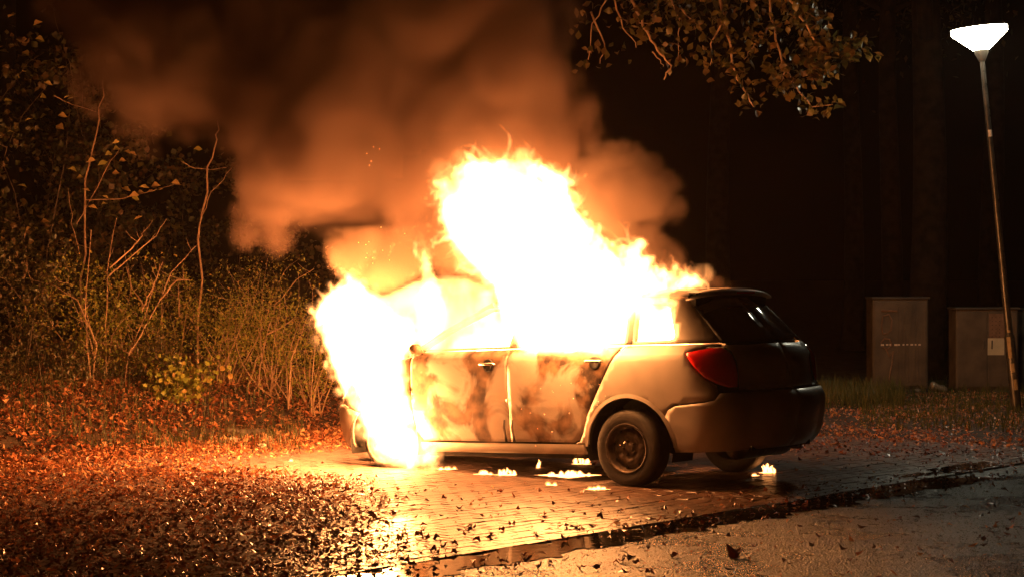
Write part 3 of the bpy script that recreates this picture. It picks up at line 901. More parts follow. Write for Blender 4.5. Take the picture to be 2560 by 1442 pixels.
# ------------------------------------------------------------------ flames and smoke
def vol_group(kind, vox):
    g = bpy.data.node_groups.new(kind, 'GeometryNodeTree')
    g.interface.new_socket('Geometry', in_out='INPUT', socket_type='NodeSocketGeometry')
    g.interface.new_socket('Geometry', in_out='OUTPUT', socket_type='NodeSocketGeometry')
    N = g.nodes; L = g.links
    i = N.new('NodeGroupInput'); ou = N.new('NodeGroupOutput')
    mp = N.new('GeometryNodeMeshToPoints'); L.new(i.outputs[0], mp.inputs['Mesh'])
    at_ = N.new('GeometryNodeInputNamedAttribute'); at_.data_type = 'FLOAT'; at_.inputs['Name'].default_value = 'puff'
    pv = N.new('GeometryNodePointsToVolume'); pv.resolution_mode = 'VOXEL_SIZE'
    pv.inputs['Voxel Size'].default_value = vox; pv.inputs['Density'].default_value = 1
    L.new(mp.outputs[0], pv.inputs['Points']); L.new(at_.outputs['Attribute'], pv.inputs['Radius'])
    return g, N, L, pv, ou
def puffs(name, P, vox, mat, parent=None, as_mesh=False):
    me = bpy.data.meshes.new(name); me.vertices.add(len(P)); me.vertices.foreach_set('co', P[:, :3].astype('f').ravel())
    a = me.attributes.new('puff', 'FLOAT', 'POINT'); a.data.foreach_set('value', P[:, 3].astype('f'))
    o = bpy.data.objects.new(name, me); COL.objects.link(o); me.materials.append(mat)
    if parent: o.parent = parent
    if not as_mesh: o['kind'] = 'stuff'
    g, N, L, pv, ou = vol_group(name, vox)
    src = pv.outputs[0]
    if as_mesh:
        vm = N.new('GeometryNodeVolumeToMesh'); vm.inputs['Threshold'].default_value = .1; L.new(src, vm.inputs[0]); src = vm.outputs[0]
    sm = N.new('GeometryNodeSetMaterial'); sm.inputs['Material'].default_value = mat
    L.new(src, sm.inputs[0]); L.new(sm.outputs[0], ou.inputs[0])
    md = o.modifiers.new('volume', 'NODES'); md.node_group = g
    return o
def in_poly(p, poly):
    x, y = p[:, 0], p[:, 1]; r_ = np.zeros(len(p), bool)
    for i in range(len(poly)):
        x1, y1 = poly[i]; x2, y2 = poly[(i + 1) % len(poly)]
        r_ ^= ((y1 > y) != (y2 > y)) & (x < (x2 - x1) * (y - y1) / ((y2 - y1) or 1e-9) + x1)
    return r_
def poly_dist(p, poly):
    d_ = np.full(len(p), 1e9)
    for i in range(len(poly)):
        a = np.array(poly[i], float); b_ = np.array(poly[(i + 1) % len(poly)], float)
        t_ = np.clip(((p - a) @ (b_ - a)) / ((b_ - a) @ (b_ - a)), 0, 1)
        d_ = np.minimum(d_, np.linalg.norm(p - a - t_[:, None] * (b_ - a), axis=1))
    return d_
def fill(poly, Yf, n, rmax, rmin=10, depth=.5, q=rng, wob=0):
    """overlapping balls that fill an outline drawn in the photograph, given real depth"""
    P2 = np.array(poly, float)
    p = q.uniform(P2.min(0), P2.max(0), (n, 2)); p = p[in_poly(p, poly)]
    D = poly_dist(p, poly)
    r_ = np.minimum(D * q.uniform(.8, 1.05, len(D)), rmax * q.uniform(.35, 1, len(D)))
    out = []
    for (x, y), r1, d1 in zip(p, r_, D):
        if r1 < rmin: continue
        Y = Yf(x, y) + q.uniform(-1, 1) * depth * min(1, d1 / (rmax * 1.0))
        out.append((*at(x, y, Y), r1 / F * Y))
    return np.array(out)
def wisps(poly, Yf, n, r0=.045, L_=.35, depth=.35, q=rng, up=1.0, wind=-.4, pick=None):
    """curling filaments that leave the outline of a flame and thin out"""
    out = []
    P2 = np.array(poly, float); m_ = len(P2)
    seg = np.roll(P2, -1, 0) - P2; ln = np.linalg.norm(seg, axis=1)
    w = ln.copy()
    area = np.sum(P2[:, 0] * np.roll(P2[:, 1], -1) - np.roll(P2[:, 0], -1) * P2[:, 1])
    sg = 1 if area > 0 else -1
    for _ in range(n):
        i = q.choice(m_, p=w / w.sum()); t_ = q.uniform()
        p = P2[i] + seg[i] * t_
        if pick and not pick(*p): continue
        nrm = np.array([seg[i][1], -seg[i][0]]) / ln[i] * sg
        p = p - nrm * q.uniform(5, 30)
        Y = Yf(*p) + q.uniform(-depth, depth)
        x = at(p[0], p[1], Y)
        v = np.array([nrm[0] * .35 + wind * .6, q.normal(0, .3), -nrm[1] * .25 + up * .9])
        r1 = r0 * q.uniform(.35, 1.0); steps = int(L_ * q.uniform(.3, 1) / .018)
        ph = q.uniform(0, 6, 3); fr = q.uniform(6, 16, 3)
        for k in range(steps):
            a = np.array([math.sin(fr[0] * x[2] * 1.6 + ph[0]), math.cos(fr[1] * x[0] + ph[1]), math.sin(fr[2] * x[0] * 1.3 + ph[2] + x[1] * 3)])
            v2 = v + a * 1.25
            v2 /= np.linalg.norm(v2)
            x = x + v2 * .018
            rr = r1 * (1 - k / steps) ** .7
            if rr < .006: break
            out.append((*x, rr))
    return np.array(out)
def edge_puffs(poly, Yf, n, r0, r1, depth=.2, q=rng, jit=10):
    P2 = np.array(poly, float); m_ = len(P2); seg = np.roll(P2, -1, 0) - P2; ln = np.linalg.norm(seg, axis=1); out = []
    for _ in range(n):
        i = q.choice(m_, p=ln / ln.sum()); p = P2[i] + seg[i] * q.uniform() + q.normal(0, jit, 2)
        out.append((*at(p[0], p[1], Yf(*p) + q.uniform(-depth, depth)), q.uniform(r0, r1)))
    return np.array(out)
def fire_mat(name, k, scale=3.5, lo=.42, hi=.62, floor=.12):
    m = bpy.data.materials.new(name); m.use_nodes = True; nt = m.node_tree; nt.nodes.clear(); N = nt.nodes; L = nt.links
    out = N.new('ShaderNodeOutputMaterial'); em = N.new('ShaderNodeEmission'); em.inputs[0].default_value = (*FIRE, 1)
    a = N.new('ShaderNodeAttribute'); a.attribute_name = 'density'
    tc = N.new('ShaderNodeTexCoord')
    mp = N.new('ShaderNodeMapping'); mp.inputs['Scale'].default_value = (1, 1, .7); L.new(tc.outputs['Object'], mp.inputs[0])
    n1 = N.new('ShaderNodeTexNoise'); n1.inputs['Scale'].default_value = scale; n1.inputs['Detail'].default_value = 5; n1.inputs['Distortion'].default_value = 1.2
    L.new(mp.outputs[0], n1.inputs[0])
    mr = N.new('ShaderNodeMapRange'); mr.interpolation_type = 'SMOOTHSTEP'; mr.inputs['From Min'].default_value = lo; mr.inputs['From Max'].default_value = hi; mr.inputs['To Min'].default_value = floor * k; mr.inputs['To Max'].default_value = k
    L.new(n1.outputs[0], mr.inputs[0])
    mu = N.new('ShaderNodeMath'); mu.operation = 'MULTIPLY'; L.new(a.outputs['Fac'], mu.inputs[0]); L.new(mr.outputs[0], mu.inputs[1])
    L.new(mu.outputs[0], em.inputs[1]); L.new(em.outputs[0], out.inputs['Volume'])
    return m
def smoke_mat(name, dens, col, scale=1.1, floor=.35):
    m = bpy.data.materials.new(name); m.use_nodes = True; nt = m.node_tree; nt.nodes.clear(); N = nt.nodes; L = nt.links
    out = N.new('ShaderNodeOutputMaterial'); pv = N.new('ShaderNodeVolumePrincipled')
    pv.inputs['Color'].default_value = (*col, 1); pv.inputs['Anisotropy'].default_value = .1
    pv.inputs['Density Attribute'].default_value = 'density'
    tc = N.new('ShaderNodeTexCoord')
    n1 = N.new('ShaderNodeTexNoise'); n1.inputs['Scale'].default_value = scale; n1.inputs['Detail'].default_value = 6; n1.inputs['Distortion'].default_value = 1.0
    L.new(tc.outputs['Object'], n1.inputs[0])
    mr = N.new('ShaderNodeMapRange'); mr.interpolation_type = 'SMOOTHSTEP'; mr.inputs['From Min'].default_value = .35; mr.inputs['From Max'].default_value = .65
    mr.inputs['To Min'].default_value = floor * dens; mr.inputs['To Max'].default_value = dens
    L.new(n1.outputs[0], mr.inputs[0]); L.new(mr.outputs[0], pv.inputs['Density'])
    L.new(pv.outputs[0], out.inputs['Volume'])
    m.cycles.volume_step_rate = .6
    return m
Ymid = lambda x, y: float(np.interp(x, [850, 1100, 1350, 1750], [17.9, 17.35, 16.85, 16.3]))
Yside = lambda x: float(np.interp(x, [1040, 1303, 1577, 1750], [17.0, 16.3, 15.65, 15.3]))
def Ycol(x, y):
    k = float(sst(np.array(y), 680, 790)) * (x < 1700)
    return Ymid(x, y) * (1 - k) + (Yside(x) - .16) * k
M['core'] = emit('flame_heart', FIRE, 48)
M['core2'] = emit('engine_flame_heart', FIRE, 165)
M['fire'] = fire_mat('flame_gas', 52, 5.5, .42, .58, .06)
M['thin_fire'] = fire_mat('thin_flame_gas', 13, 2.6, .38, .66, .1)

# fire in the cabin: a column above the roof that spills out of the windows
col_poly = [(1085, 445), (1140, 415), (1190, 398), (1260, 395), (1330, 400), (1390, 425), (1420, 450), (1432, 510), (1470, 560), (1512, 600), (1540, 640), (1562, 612), (1598, 610), (1612, 650), (1660, 668), (1742, 690), (1748, 712), (1700, 735),
            (1690, 745), (1560, 800), (1525, 840), (1510, 884), (1300, 884), (1245, 780), (1235, 720), (1175, 660), (1120, 600), (1105, 540), (1095, 490)]
cab = empty('cabin_fire', carpt(.8, 0, 1.2), kind='thing', label='tall white-hot fire bursting from the cabin and through the roof', cat='fire')
def rebase(P, root):
    P = P.copy(); P[:, :3] -= np.array(root.location); return P
q1 = np.random.default_rng(5)
A = np.concatenate([fill(col_poly, Ycol, 2600, 95, 12, .4, q1)])
H = edge_puffs([p for p in col_poly if p[1] < 740 or p[0] > 1500], Ycol, 160, .03, .09, .25, q1, 10)
puts = puffs('flame_fringe', rebase(H, cab), .025, M['thin_fire'], cab)
Bw = wisps(col_poly, Ycol, 300, .05, .24, .4, q1, up=.4, wind=-.7, pick=lambda x, y: y < 760 or x > 1500)
puffs('flame', rebase(A, cab), .022, M['fire'], cab)
Bf = np.concatenate([wisps(col_poly, Ycol, 520, .022, .16, .4, q1, up=.3, wind=-.8, pick=lambda x, y: y < 640), wisps(col_poly, Ycol, 260, .035, .42, .35, q1, up=.5, wind=-.9, pick=lambda x, y: y < 720), edge_puffs([p for p in col_poly if p[1] < 740 or p[0] > 1500], Ycol, 130, .015, .05, .3, q1, 6)])
puffs('flame_wisp', rebase(np.concatenate([Bw, Bf]), cab), .013, M['fire'], cab)
qp = [(1540, 740), (1705, 728), (1690, 790), (1690, 855), (1560, 864), (1500, 800)]
puffs('flame_fringe', rebase(np.concatenate([fill(qp, lambda x, y: Yside(x) - .1, 700, 26, 5, .08, q1), wisps(qp, lambda x, y: Yside(x) - .1, 120, .02, .2, .1, q1)]), cab), .018, M['thin_fire'], cab)
in_core = [(1170, 450), (1260, 430), (1350, 440), (1390, 500), (1440, 590), (1500, 640), (1560, 690), (1650, 700), (1640, 720), (1540, 780), (1480, 830), (1340, 840), (1270, 740), (1200, 640), (1160, 540)]
C1 = fill(in_core, Ycol, 700, 80, 16, .25, q1)
puffs('flame_heart', rebase(C1, cab), .07, M['core'], cab, as_mesh=True)
# fire inside, seen through the window openings
Pin = []
for _ in range(260):
    x = q1.uniform(.0, 1.95); y = q1.uniform(-.5, .62); z = q1.uniform(.95, 1.32 if x < 1.4 else 1.32 - (x - 1.4) * .45)
    Pin.append((*carpt(x, y, z), q1.uniform(.06, .14)))
puffs('flame', rebase(np.array(Pin), cab), .035, M['fire'], cab)
Pin = []
for x in np.linspace(.25, 1.75, 12):
    for y in (-.2, .25):
        Pin.append((*carpt(x + q1.uniform(-.04, .04), y, 1.08 + q1.uniform(-.06, .06)), q1.uniform(.12, .17)))
puffs('flame_heart', rebase(np.array(Pin), cab), .07, M['core'], cab, as_mesh=True)

# engine fire that falls over the left front wing to the ground
eng_poly = [(778, 800), (795, 760), (830, 715), (880, 680), (905, 700), (930, 735), (985, 770), (1030, 790), (1050, 850), (1015, 885), (1012, 940), (1030, 1010), (1045, 1080), (1092, 1120), (1095, 1165),
            (1020, 1172), (950, 1160), (925, 1120), (900, 1060), (865, 1000), (838, 940), (815, 880)]
eng = empty('engine_fire', carpt(2.6, .5, .8), kind='thing', label='white fire pouring from the engine bay over the front wheel', cat='fire')
Yeng = lambda x, y: float(np.interp(y, [680, 800, 900, 1170], [18.3, 17.9, 17.2, 16.95])) + float(np.interp(x, [780, 960], [1.1, 0]))
A = np.concatenate([fill(eng_poly, Yeng, 1800, 60, 9, .30, q1)])
H = edge_puffs(eng_poly, Yeng, 160, .03, .07, .2, q1, 8)
puts = puffs('flame_fringe', rebase(H, eng), .025, M['thin_fire'], eng)
Bw = wisps(eng_poly, Yeng, 300, .04, .22, .3, q1, up=.5, wind=-.5, pick=lambda x, y: y < 800 or x > 930)
puffs('flame', rebase(A, eng), .022, M['fire'], eng)
Bf = np.concatenate([wisps(eng_poly, Yeng, 260, .02, .14, .3, q1, up=.5, wind=-.6, pick=lambda x, y: y < 860), edge_puffs(eng_poly, Yeng, 110, .015, .045, .3, q1, 6)])
puffs('flame_wisp', rebase(np.concatenate([Bw, Bf]), eng), .013, M['fire'], eng)
in2 = [(795, 800), (850, 760), (900, 780), (960, 800), (1000, 840), (985, 900), (990, 1000), (1015, 1090), (1050, 1145), (975, 1150), (940, 1080), (890, 980), (845, 890)]
puffs('flame_heart', rebase(fill(in2, Yeng, 500, 45, 11, .14, q1), eng), .05, M['core2'], eng, as_mesh=True)
# thinner flame over the bonnet and windscreen, lone tongue
bon = empty('bonnet_fire', carpt(2.0, 0, 1.2), kind='thing', label='thin yellow flames licking over the bonnet and windscreen', cat='fire')
bon_poly = [(880, 715), (960, 735), (1040, 700), (1120, 685), (1180, 690), (1240, 730), (1250, 800), (1250, 884), (1030, 890), (960, 900), (880, 850)]
A = fill(bon_poly, lambda x, y: 17.7 - .9 * (x > 1080) * (y > 720), 1500, 60, 10, .5, q1)
Bw = wisps(bon_poly, lambda x, y: 17.7, 360, .035, .35, .4, q1)
puffs('flame', rebase(np.concatenate([A, Bw]), bon), .025, M['thin_fire'], bon)
tongue = [(1040, 790), (1048, 700), (1052, 630), (1066, 610), (1078, 660), (1105, 720), (1120, 790)]
A = fill(tongue, lambda x, y: 17.5, 500, 30, 6, .12, q1); Bw = wisps(tongue, lambda x, y: 17.5, 160, .03, .3, .1, q1)
puffs('flame_tongue', rebase(np.concatenate([A, Bw]), bon), .018, M['fire'], bon)
# torn-off flamelets in the air, left of the column
A = []
for (x, y) in ((990, 590), (1000, 575), (1072, 572), (980, 628), (975, 612), (940, 640), (1045, 545), (1062, 500), (1040, 560), (1563, 555), (1566, 580), (895, 690), (1030, 610)):
    for k in range(5):
        A.append((*at(x + q1.normal(0, 5), y + q1.normal(0, 6), 17.2), q1.uniform(.008, .02)))
puffs('flamelet', rebase(np.array(A), bon), .014, M['fire'], bon)

# small ground flames
M['ground_gas'] = fire_mat('ground_flame_gas', 130, 14, .35, .6, .3)
M['flamelet'] = emit('small_flame', FIRE, 9)
def ground_flame(px, py, w, h, label, n=5, Yd=None):
    Yd = Yd or CH * F / (py - 721 - PIT * F)
    p0 = at(px, py, Yd)
    root = empty('ground_flame', (p0[0], p0[1], .01), kind='thing', label=label, cat='flame', group='small flames burning on the paving')
    q = np.random.default_rng(int(px)); sh = []
    n = int(n * 1.6)
    for k in range(n):
        mb = MB(); x = q.uniform(-w / 2, w / 2); y = q.uniform(-.05, .05) * (1 + w); hh = h * q.uniform(.45, 1) * (1 - .5 * abs(x) / (w / 2 + .01)); r0 = q.uniform(.3, .7) * min(w / n * 1.6, .04) + .004
        pts_ = []; rr = []
        ph = q.uniform(0, 6)
        for j in range(8):
            s = j / 7
            pts_.append((x + .25 * hh * math.sin(ph + s * 4) * s, y + .2 * hh * math.cos(ph + s * 5) * s, hh * s)); rr.append(max(.0015, r0 * (math.sin(math.pi * (s * .8 + .2)) ** .8)))
        mb.tube(pts_, [r_ * .5 for r_ in rr], 8); sh += [(*p_, max(.004, r_ * .9)) for p_, r_ in zip(pts_, rr)]
        mb.build('flame_tongue', M['flamelet'], root, smooth=True)
    shd = []
    for a_, b_ in zip(sh[:-1], sh[1:]):
        if np.linalg.norm(np.array(a_[:3]) - b_[:3]) < h * .5:
            for s_ in (0, .25, .5, .75): shd.append([u_ + (v_ - u_) * s_ + q.normal(0, .0025) for u_, v_ in zip(a_[:3], b_[:3])] + [max(.004, a_[3])])
    puffs('flame_gas', np.array(shd), .006, M['ground_gas'], root)
    # burning liquid under it
    mb = MB(); V = [(0, 0, .006)]; K = 20
    for k in range(K):
        a = 2 * math.pi * k / K; s = 1 + .35 * math.sin(3 * a + px) + .2 * math.sin(7 * a + px)
        V.append((w * .55 * s * math.cos(a), w * .35 * s * math.sin(a), .002))
    mb.add(V, [(0, k, k % K + 1) for k in range(1, K + 1)]); mb.build('burning_fuel', M['flamelet'], root)
gf = [(1118, 1176, .12, .03, 'low flame flickering just right of the fire at the front wheel', 4), (1210, 1188, .12, .035, 'small flame under the front door edge, left of the two-pronged one', 4),
      (1268, 1190, .14, .07, 'two-pronged flame on the paving beneath the door gap', 5), (1345, 1172, .03, .09, 'thin upright wisp of flame left of the large fuel fire', 2),
      (1420, 1192, .36, .05, 'largest pool of burning fuel, just left of the rear wheel', 12), (1380, 1216, .06, .02, 'tiny flame below the pool of burning fuel', 2),
      (1492, 1226, .14, .025, 'low flame touching the front of the rear tyre', 5), (1919, 1184, .11, .09, 'peaked flame behind the car on the far side, beside the right rear wheel', 5),
      (1887, 1192, .05, .02, 'small patch of flame left of the peaked flame behind the car', 2), (725, 1156, .04, .02, 'tiny flame lying alone among the leaves left of the car', 2), (1455, 1162, .12, .11, 'faint flame dripping from the sill ahead of the rear wheel', 4)]
for g_ in gf: ground_flame(*g_[:4], g_[4], g_[5])

# sparks
V = []; Fc = []
for (cx_, cy_, sx, sy, k) in ((1420, 1010, 130, 110, 14), (1320, 1040, 60, 40, 3), (930, 370, 30, 60, 5), (960, 620, 90, 60, 14), (1550, 1110, 30, 30, 3)):
    for _ in range(k):
        p = at(cx_ + q1.normal(0, sx * .5), cy_ + q1.normal(0, sy * .5), 15.3 if cy_ > 800 else 17)
        b_ = len(V); s = .0026 * q1.uniform(.6, 1.3)
        V += [p + (s, 0, 0), p + (-s, 0, 0), p + (0, s, 0), p + (0, -s, 0), p + (0, 0, s), p + (0, 0, -s)]
        Fc += [(b_ + a, b_ + c, b_ + e) for a in (0, 1) for c in (2, 3) for e in (4, 5)]
tag(mesh('sparks', V, Fc, M['flamelet']), kind='stuff', label='fine sparks drifting before the doors and above the bonnet', cat='sparks')

# smoke
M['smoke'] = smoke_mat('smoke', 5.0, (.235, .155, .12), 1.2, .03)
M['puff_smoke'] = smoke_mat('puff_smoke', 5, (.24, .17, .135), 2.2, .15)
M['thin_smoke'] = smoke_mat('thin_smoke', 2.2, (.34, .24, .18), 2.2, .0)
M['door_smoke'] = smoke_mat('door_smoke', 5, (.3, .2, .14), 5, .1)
q2 = np.random.default_rng(9)
sm_poly = [(1500, 640), (1440, 560), (1435, 440), (1462, 370), (1440, 300), (1448, 230), (1400, 90), (1380, -120), (60, -120), (150, 60), (215, 200), (285, 290), (395, 350), (450, 325), (560, 330), (585, 420), (590, 500), (650, 570), (700, 590), (745, 560), (800, 565),
           (900, 575), (990, 590), (1050, 650), (1200, 700)]
Ys = lambda x, y: float(np.interp(x, [100, 600, 1000, 1450], [19.2, 18.8, 18.2, 17.6]))
A = fill(sm_poly, Ys, 5200, 130, 16, .9, q2)
A = np.concatenate([A, edge_puffs(sm_poly, Ys, 420, .03, .16, .5, q2, 22)])
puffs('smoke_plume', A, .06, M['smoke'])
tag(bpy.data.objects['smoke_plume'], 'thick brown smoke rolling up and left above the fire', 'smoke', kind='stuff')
pf = [(1440, 560), (1430, 440), (1470, 400), (1530, 372), (1590, 375), (1625, 425), (1680, 450), (1692, 510), (1640, 555), (1600, 560), (1650, 600), (1700, 650), (1640, 665), (1560, 620)]
A = fill(pf, lambda x, y: 17.2, 1600, 60, 9, .4, q2)
pf2 = [(1640, 660), (1690, 625), (1730, 660), (1800, 690), (1890, 722), (1800, 730), (1740, 722)]
A2 = fill(pf2, lambda x, y: 16.3, 500, 22, 5, .3, q2)
A = np.concatenate([A, edge_puffs(pf, lambda x, y: 17.2, 150, .03, .12, .25, q2, 9)])
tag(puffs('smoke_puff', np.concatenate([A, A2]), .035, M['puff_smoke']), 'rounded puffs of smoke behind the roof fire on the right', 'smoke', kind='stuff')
pf3 = [(640, 640), (680, 600), (730, 560), (790, 600), (830, 680), (960, 740), (1060, 700), (1100, 620), (1040, 560), (900, 560), (760, 570)]
A = fill(pf3, lambda x, y: 18.2, 1200, 60, 9, .5, q2)
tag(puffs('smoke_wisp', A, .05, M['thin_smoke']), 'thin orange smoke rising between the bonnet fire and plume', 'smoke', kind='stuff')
dk = []
for _ in range(150):
    x = q2.uniform(1050, 1470); y = q2.normal(1030, 45)
    dk.append((*at(x, y, Ymid(x, y) - 1.05 + q2.uniform(-.08, .08)), q2.uniform(.015, .07)))
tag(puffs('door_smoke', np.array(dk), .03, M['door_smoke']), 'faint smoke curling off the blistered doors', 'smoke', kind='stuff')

# ------------------------------------------------------------------ shrubs on the left
def stem_path(p0, p1, bend=.1, n=8, q=rng):
    p0, p1 = np.array(p0, float), np.array(p1, float)
    L_ = np.linalg.norm(p1 - p0); o1 = q.normal(0, bend * L_, 3); o2 = q.normal(0, bend * .35 * L_, 3)
    out = []
    for i in range(n):
        s = i / (n - 1)
        out.append(p0 + (p1 - p0) * s + o1 * math.sin(math.pi * s) * .5 + o2 * math.sin(2 * math.pi * s) * .6 + q.normal(0, .004 * L_, 3))
    return out
def bush(name, label, cat, px, n, w, h, nst, nleaf, lsz, mat, tm=LS, q=rng, group=None, topy=None, lean=0, lo=.05, twigs=3, clump=.16):
    Y = Yn(px, n); x = (px - 1280) / F * Y; z = float(gz(x, Y))
    root = empty(name, (x, Y, z - .02), kind='thing', label=label, cat=cat, group=group)
    mb = MB(); ends = []
    for s in range(max(4, nst // 2) if mat is not M['green_leaf'] else nst):
        a = q.uniform(0, 6.283); rr = q.uniform(.1, 1) ** .6 * w / 2
        p0 = (q.normal(0, .06 * w), q.normal(0, .05 * w), 0)
        hh = h * q.uniform(.55, 1.0)
        p1 = (math.cos(a) * rr + lean * hh, math.sin(a) * rr * .7, hh)
        pa = stem_path(p0, p1, .12, 9, q)
        r0 = .004 + .003 * h * q.uniform(.4, 1)
        mb.tube(pa, [r0 * (1 - .8 * i / 8) for i in range(9)], 4, cap=False)
        for k in range(twigs):
            i = q.integers(2, 8); b0 = pa[i]
            d_ = np.array([q.normal(0, 1), q.normal(0, .7), q.uniform(.0, 1)]); d_ /= np.linalg.norm(d_)
            b1 = b0 + d_ * h * q.uniform(.1, .28)
            pb = stem_path(b0, b1, .15, 5, q); mb.tube(pb, [r0 * .4 * (1 - .7 * j / 4) for j in range(5)], 3, cap=False)
            ends += pb[1:]
        ends += [pp for pp in pa[2:] if pp[2] > lo * h]
    mb.build('stem', M['twig' if mat is M['green_leaf'] else 'dark_twig'], root)
    if nleaf:
        nleaf = int(nleaf * (1.9 if mat is M['green_leaf'] else 1.2))
        E_ = np.array(ends)
        cc = E_[q.integers(0, len(E_), max(8, nleaf // 22))] + q.normal(0, .06 * w, (max(8, nleaf // 22), 3))
        c = cc[q.integers(0, len(cc), nleaf)] + q.normal(0, 1, (nleaf, 3)) * (.05 + lsz * .9, .05 + lsz * .7, .04 + lsz * .6)
        c = c[c[:, 2] > .02]
        leaves('foliage', c, q.uniform(.6, 1.2, len(c)) * lsz, mat, root, tm, pitch=.9, roll=.9, curl=.6, q=q)
    return root
q3 = np.random.default_rng(21)
bl = [  # px, n, w, h, stems, leaves, leaf size, material, label
    (-30, 10.2, 2.0, 3.6, 10, 2600, .075, 'dark_leaf', 'tall dark bush at the left edge of the picture', LB),
    (130, 10.8, 1.9, 4.0, 10, 2600, .08, 'dark_leaf', 'tallest dark bush, its broad leaves reaching the smoke', LB),
    (60, 9.0, 1.3, 1.5, 10, 1700, .05, 'dark_leaf', 'low brown-leaved bush at the far left above the kerb', LS),
    (330, 10.8, 1.7, 2.7, 10, 2200, .075, 'dark_leaf', 'dark bush behind the broad pale leaves, left of the bare stems', LB),
    (520, 11.3, 1.6, 2.75, 11, 1900, .07, 'dark_leaf', 'dark bush with a knot of twigs just under the smoke', LB),
    (680, 11.6, 1.4, 1.9, 9, 1300, .065, 'dark_leaf', 'dark bush in the gap under the brightest smoke', LB),
    (830, 11.6, 1.3, 1.4, 8, 800, .06, 'dark_leaf', 'dark bush behind the left side of the engine fire', LB),
    (230, 9.0, 1.4, 1.3, 10, 1900, .04, 'green_leaf', 'dull green small-leaved shrub low on the left', LS),
    (400, 8.9, 1.2, 1.25, 10, 1600, .035, 'green_leaf', 'olive shrub among the tall bare stems', LS),
    (560, 8.4, 1.3, 1.3, 14, 2200, .032, 'green_leaf', 'small-leaved green shrub right of the tall bare stems', LS),
    (690, 8.0, 1.2, 1.45, 14, 2400, .032, 'green_leaf', 'bright green shrub lit yellow beside the engine fire', LS),
    (780, 7.7, .8, 1.5, 12, 1500, .032, 'green_leaf', 'thin yellow-lit shrub touching the left edge of the engine fire', LS),
    (110, 8.3, 1.5, .45, 9, 900, .045, 'dark_leaf', 'ragged undergrowth behind the kerb at the far left', LS),
    (455, 8.0, .8, .35, 8, 420, .06, 'green_leaf', 'low green plant on the leaf bank below the shrubs', LB),
    (300, 8.5, 1.3, .5, 9, 900, .04, 'dark_leaf', 'low tangle of weeds at the foot of the olive shrub', LS),
]
for (px, n, w, h, ns, nl, ls, mt, lab, tm) in bl:
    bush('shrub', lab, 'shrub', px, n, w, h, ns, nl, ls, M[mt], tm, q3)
# bare stems, each traced as it stands
bare = [
    ('leftmost clump of bare stems, two of them tall and close together', 265, 8.6, [[(235, 1010), (222, 900), (212, 760), (228, 575)], [(268, 1020), (266, 860), (268, 680), (292, 545)], [(229, 1005), (240, 860), (215, 780)], [(80, 700), (130, 712), (195, 750), (240, 860)][::-1]]),
    ('bare shrub whose long stems fan out to the right in the middle', 320, 8.4, [[(302, 1040), (320, 890), (370, 770), (400, 660), (418, 590)][:4], [(322, 885), (380, 790), (430, 680), (498, 608)], [(322, 885), (300, 870), (288, 845)], [(270, 690), (330, 640), (390, 590), (416, 548)], [(275, 670), (330, 620), (355, 590), (360, 570)], [(360, 765), (330, 720), (316, 668)], [(355, 775), (385, 710), (407, 655)], [(400, 750), (440, 700), (475, 700)]]),
    ('single upright bare stem between two green shrubs', 455, 8.6, [[(449, 920), (458, 830), (470, 760), (474, 712)], [(449, 790), (446, 740), (448, 705)]]),
    ('two slender bare stems leaning together left of the engine fire', 555, 8.2, [[(540, 950), (552, 860), (565, 800), (580, 742)], [(555, 830), (580, 900)], [(530, 960), (520, 900), (522, 880)]]),
    ('long bare branch arching to the right next to the engine fire', 655, 7.9, [[(646, 970), (660, 860), (690, 760), (740, 700), (785, 672)], [(668, 835), (700, 820), (740, 790)], [(615, 985), (640, 900), (665, 860)], [(720, 970), (715, 900)], [(720, 920), (745, 850), (770, 790)]]),
    ('row of thin bare twigs along the foot of the green shrubs', 600, 8.2, [[(440, 990), (420, 920)], [(500, 1000), (470, 950)], [(560, 1010), (585, 950)], [(625, 1000), (655, 940)], [(690, 1000), (675, 950)], [(745, 1000), (765, 950)]]),
]
for lab, px, n, paths in bare:
    Y = Yn(px, n); x = (px - 1280) / F * Y
    root = empty('bare_shrub', (x, Y, float(gz(x, Y))), kind='thing', label=lab, cat='shrub')
    for pth in paths:
        mb = MB(); pp = []
        for i in range(len(pth) - 1):
            for s in np.linspace(0, 1, 5)[:-1]:
                pp.append((pth[i][0] + (pth[i + 1][0] - pth[i][0]) * s + q3.normal(0, 1.2), pth[i][1] + (pth[i + 1][1] - pth[i][1]) * s))
        pp.append(pth[-1])
        Yb = Y + q3.uniform(-.2, .2)
        W_ = [at(a, b_, Yb + .25 * i / len(pp)) - np.array(root.location) for i, (a, b_) in enumerate(pp)]
        if pth[0][1] > 900: W_[0][2] = -.05
        r0 = q3.uniform(.006, .0095)
        mb.tube(W_, [r0 * (1 - .65 * i / len(W_)) for i in range(len(W_))], 6)
        for _ in range(3):
            i = q3.integers(2, len(W_) - 1); d_ = np.array([q3.normal(0, 1), q3.normal(0, 1), q3.uniform(.2, 1.2)]) * .07
            mb.tube([W_[i], W_[i] + d_, W_[i] + d_ * 1.7 + (0, 0, .02)], [.003, .0025, .0015], 4)
        mb.build('stem', M['twig'], root)
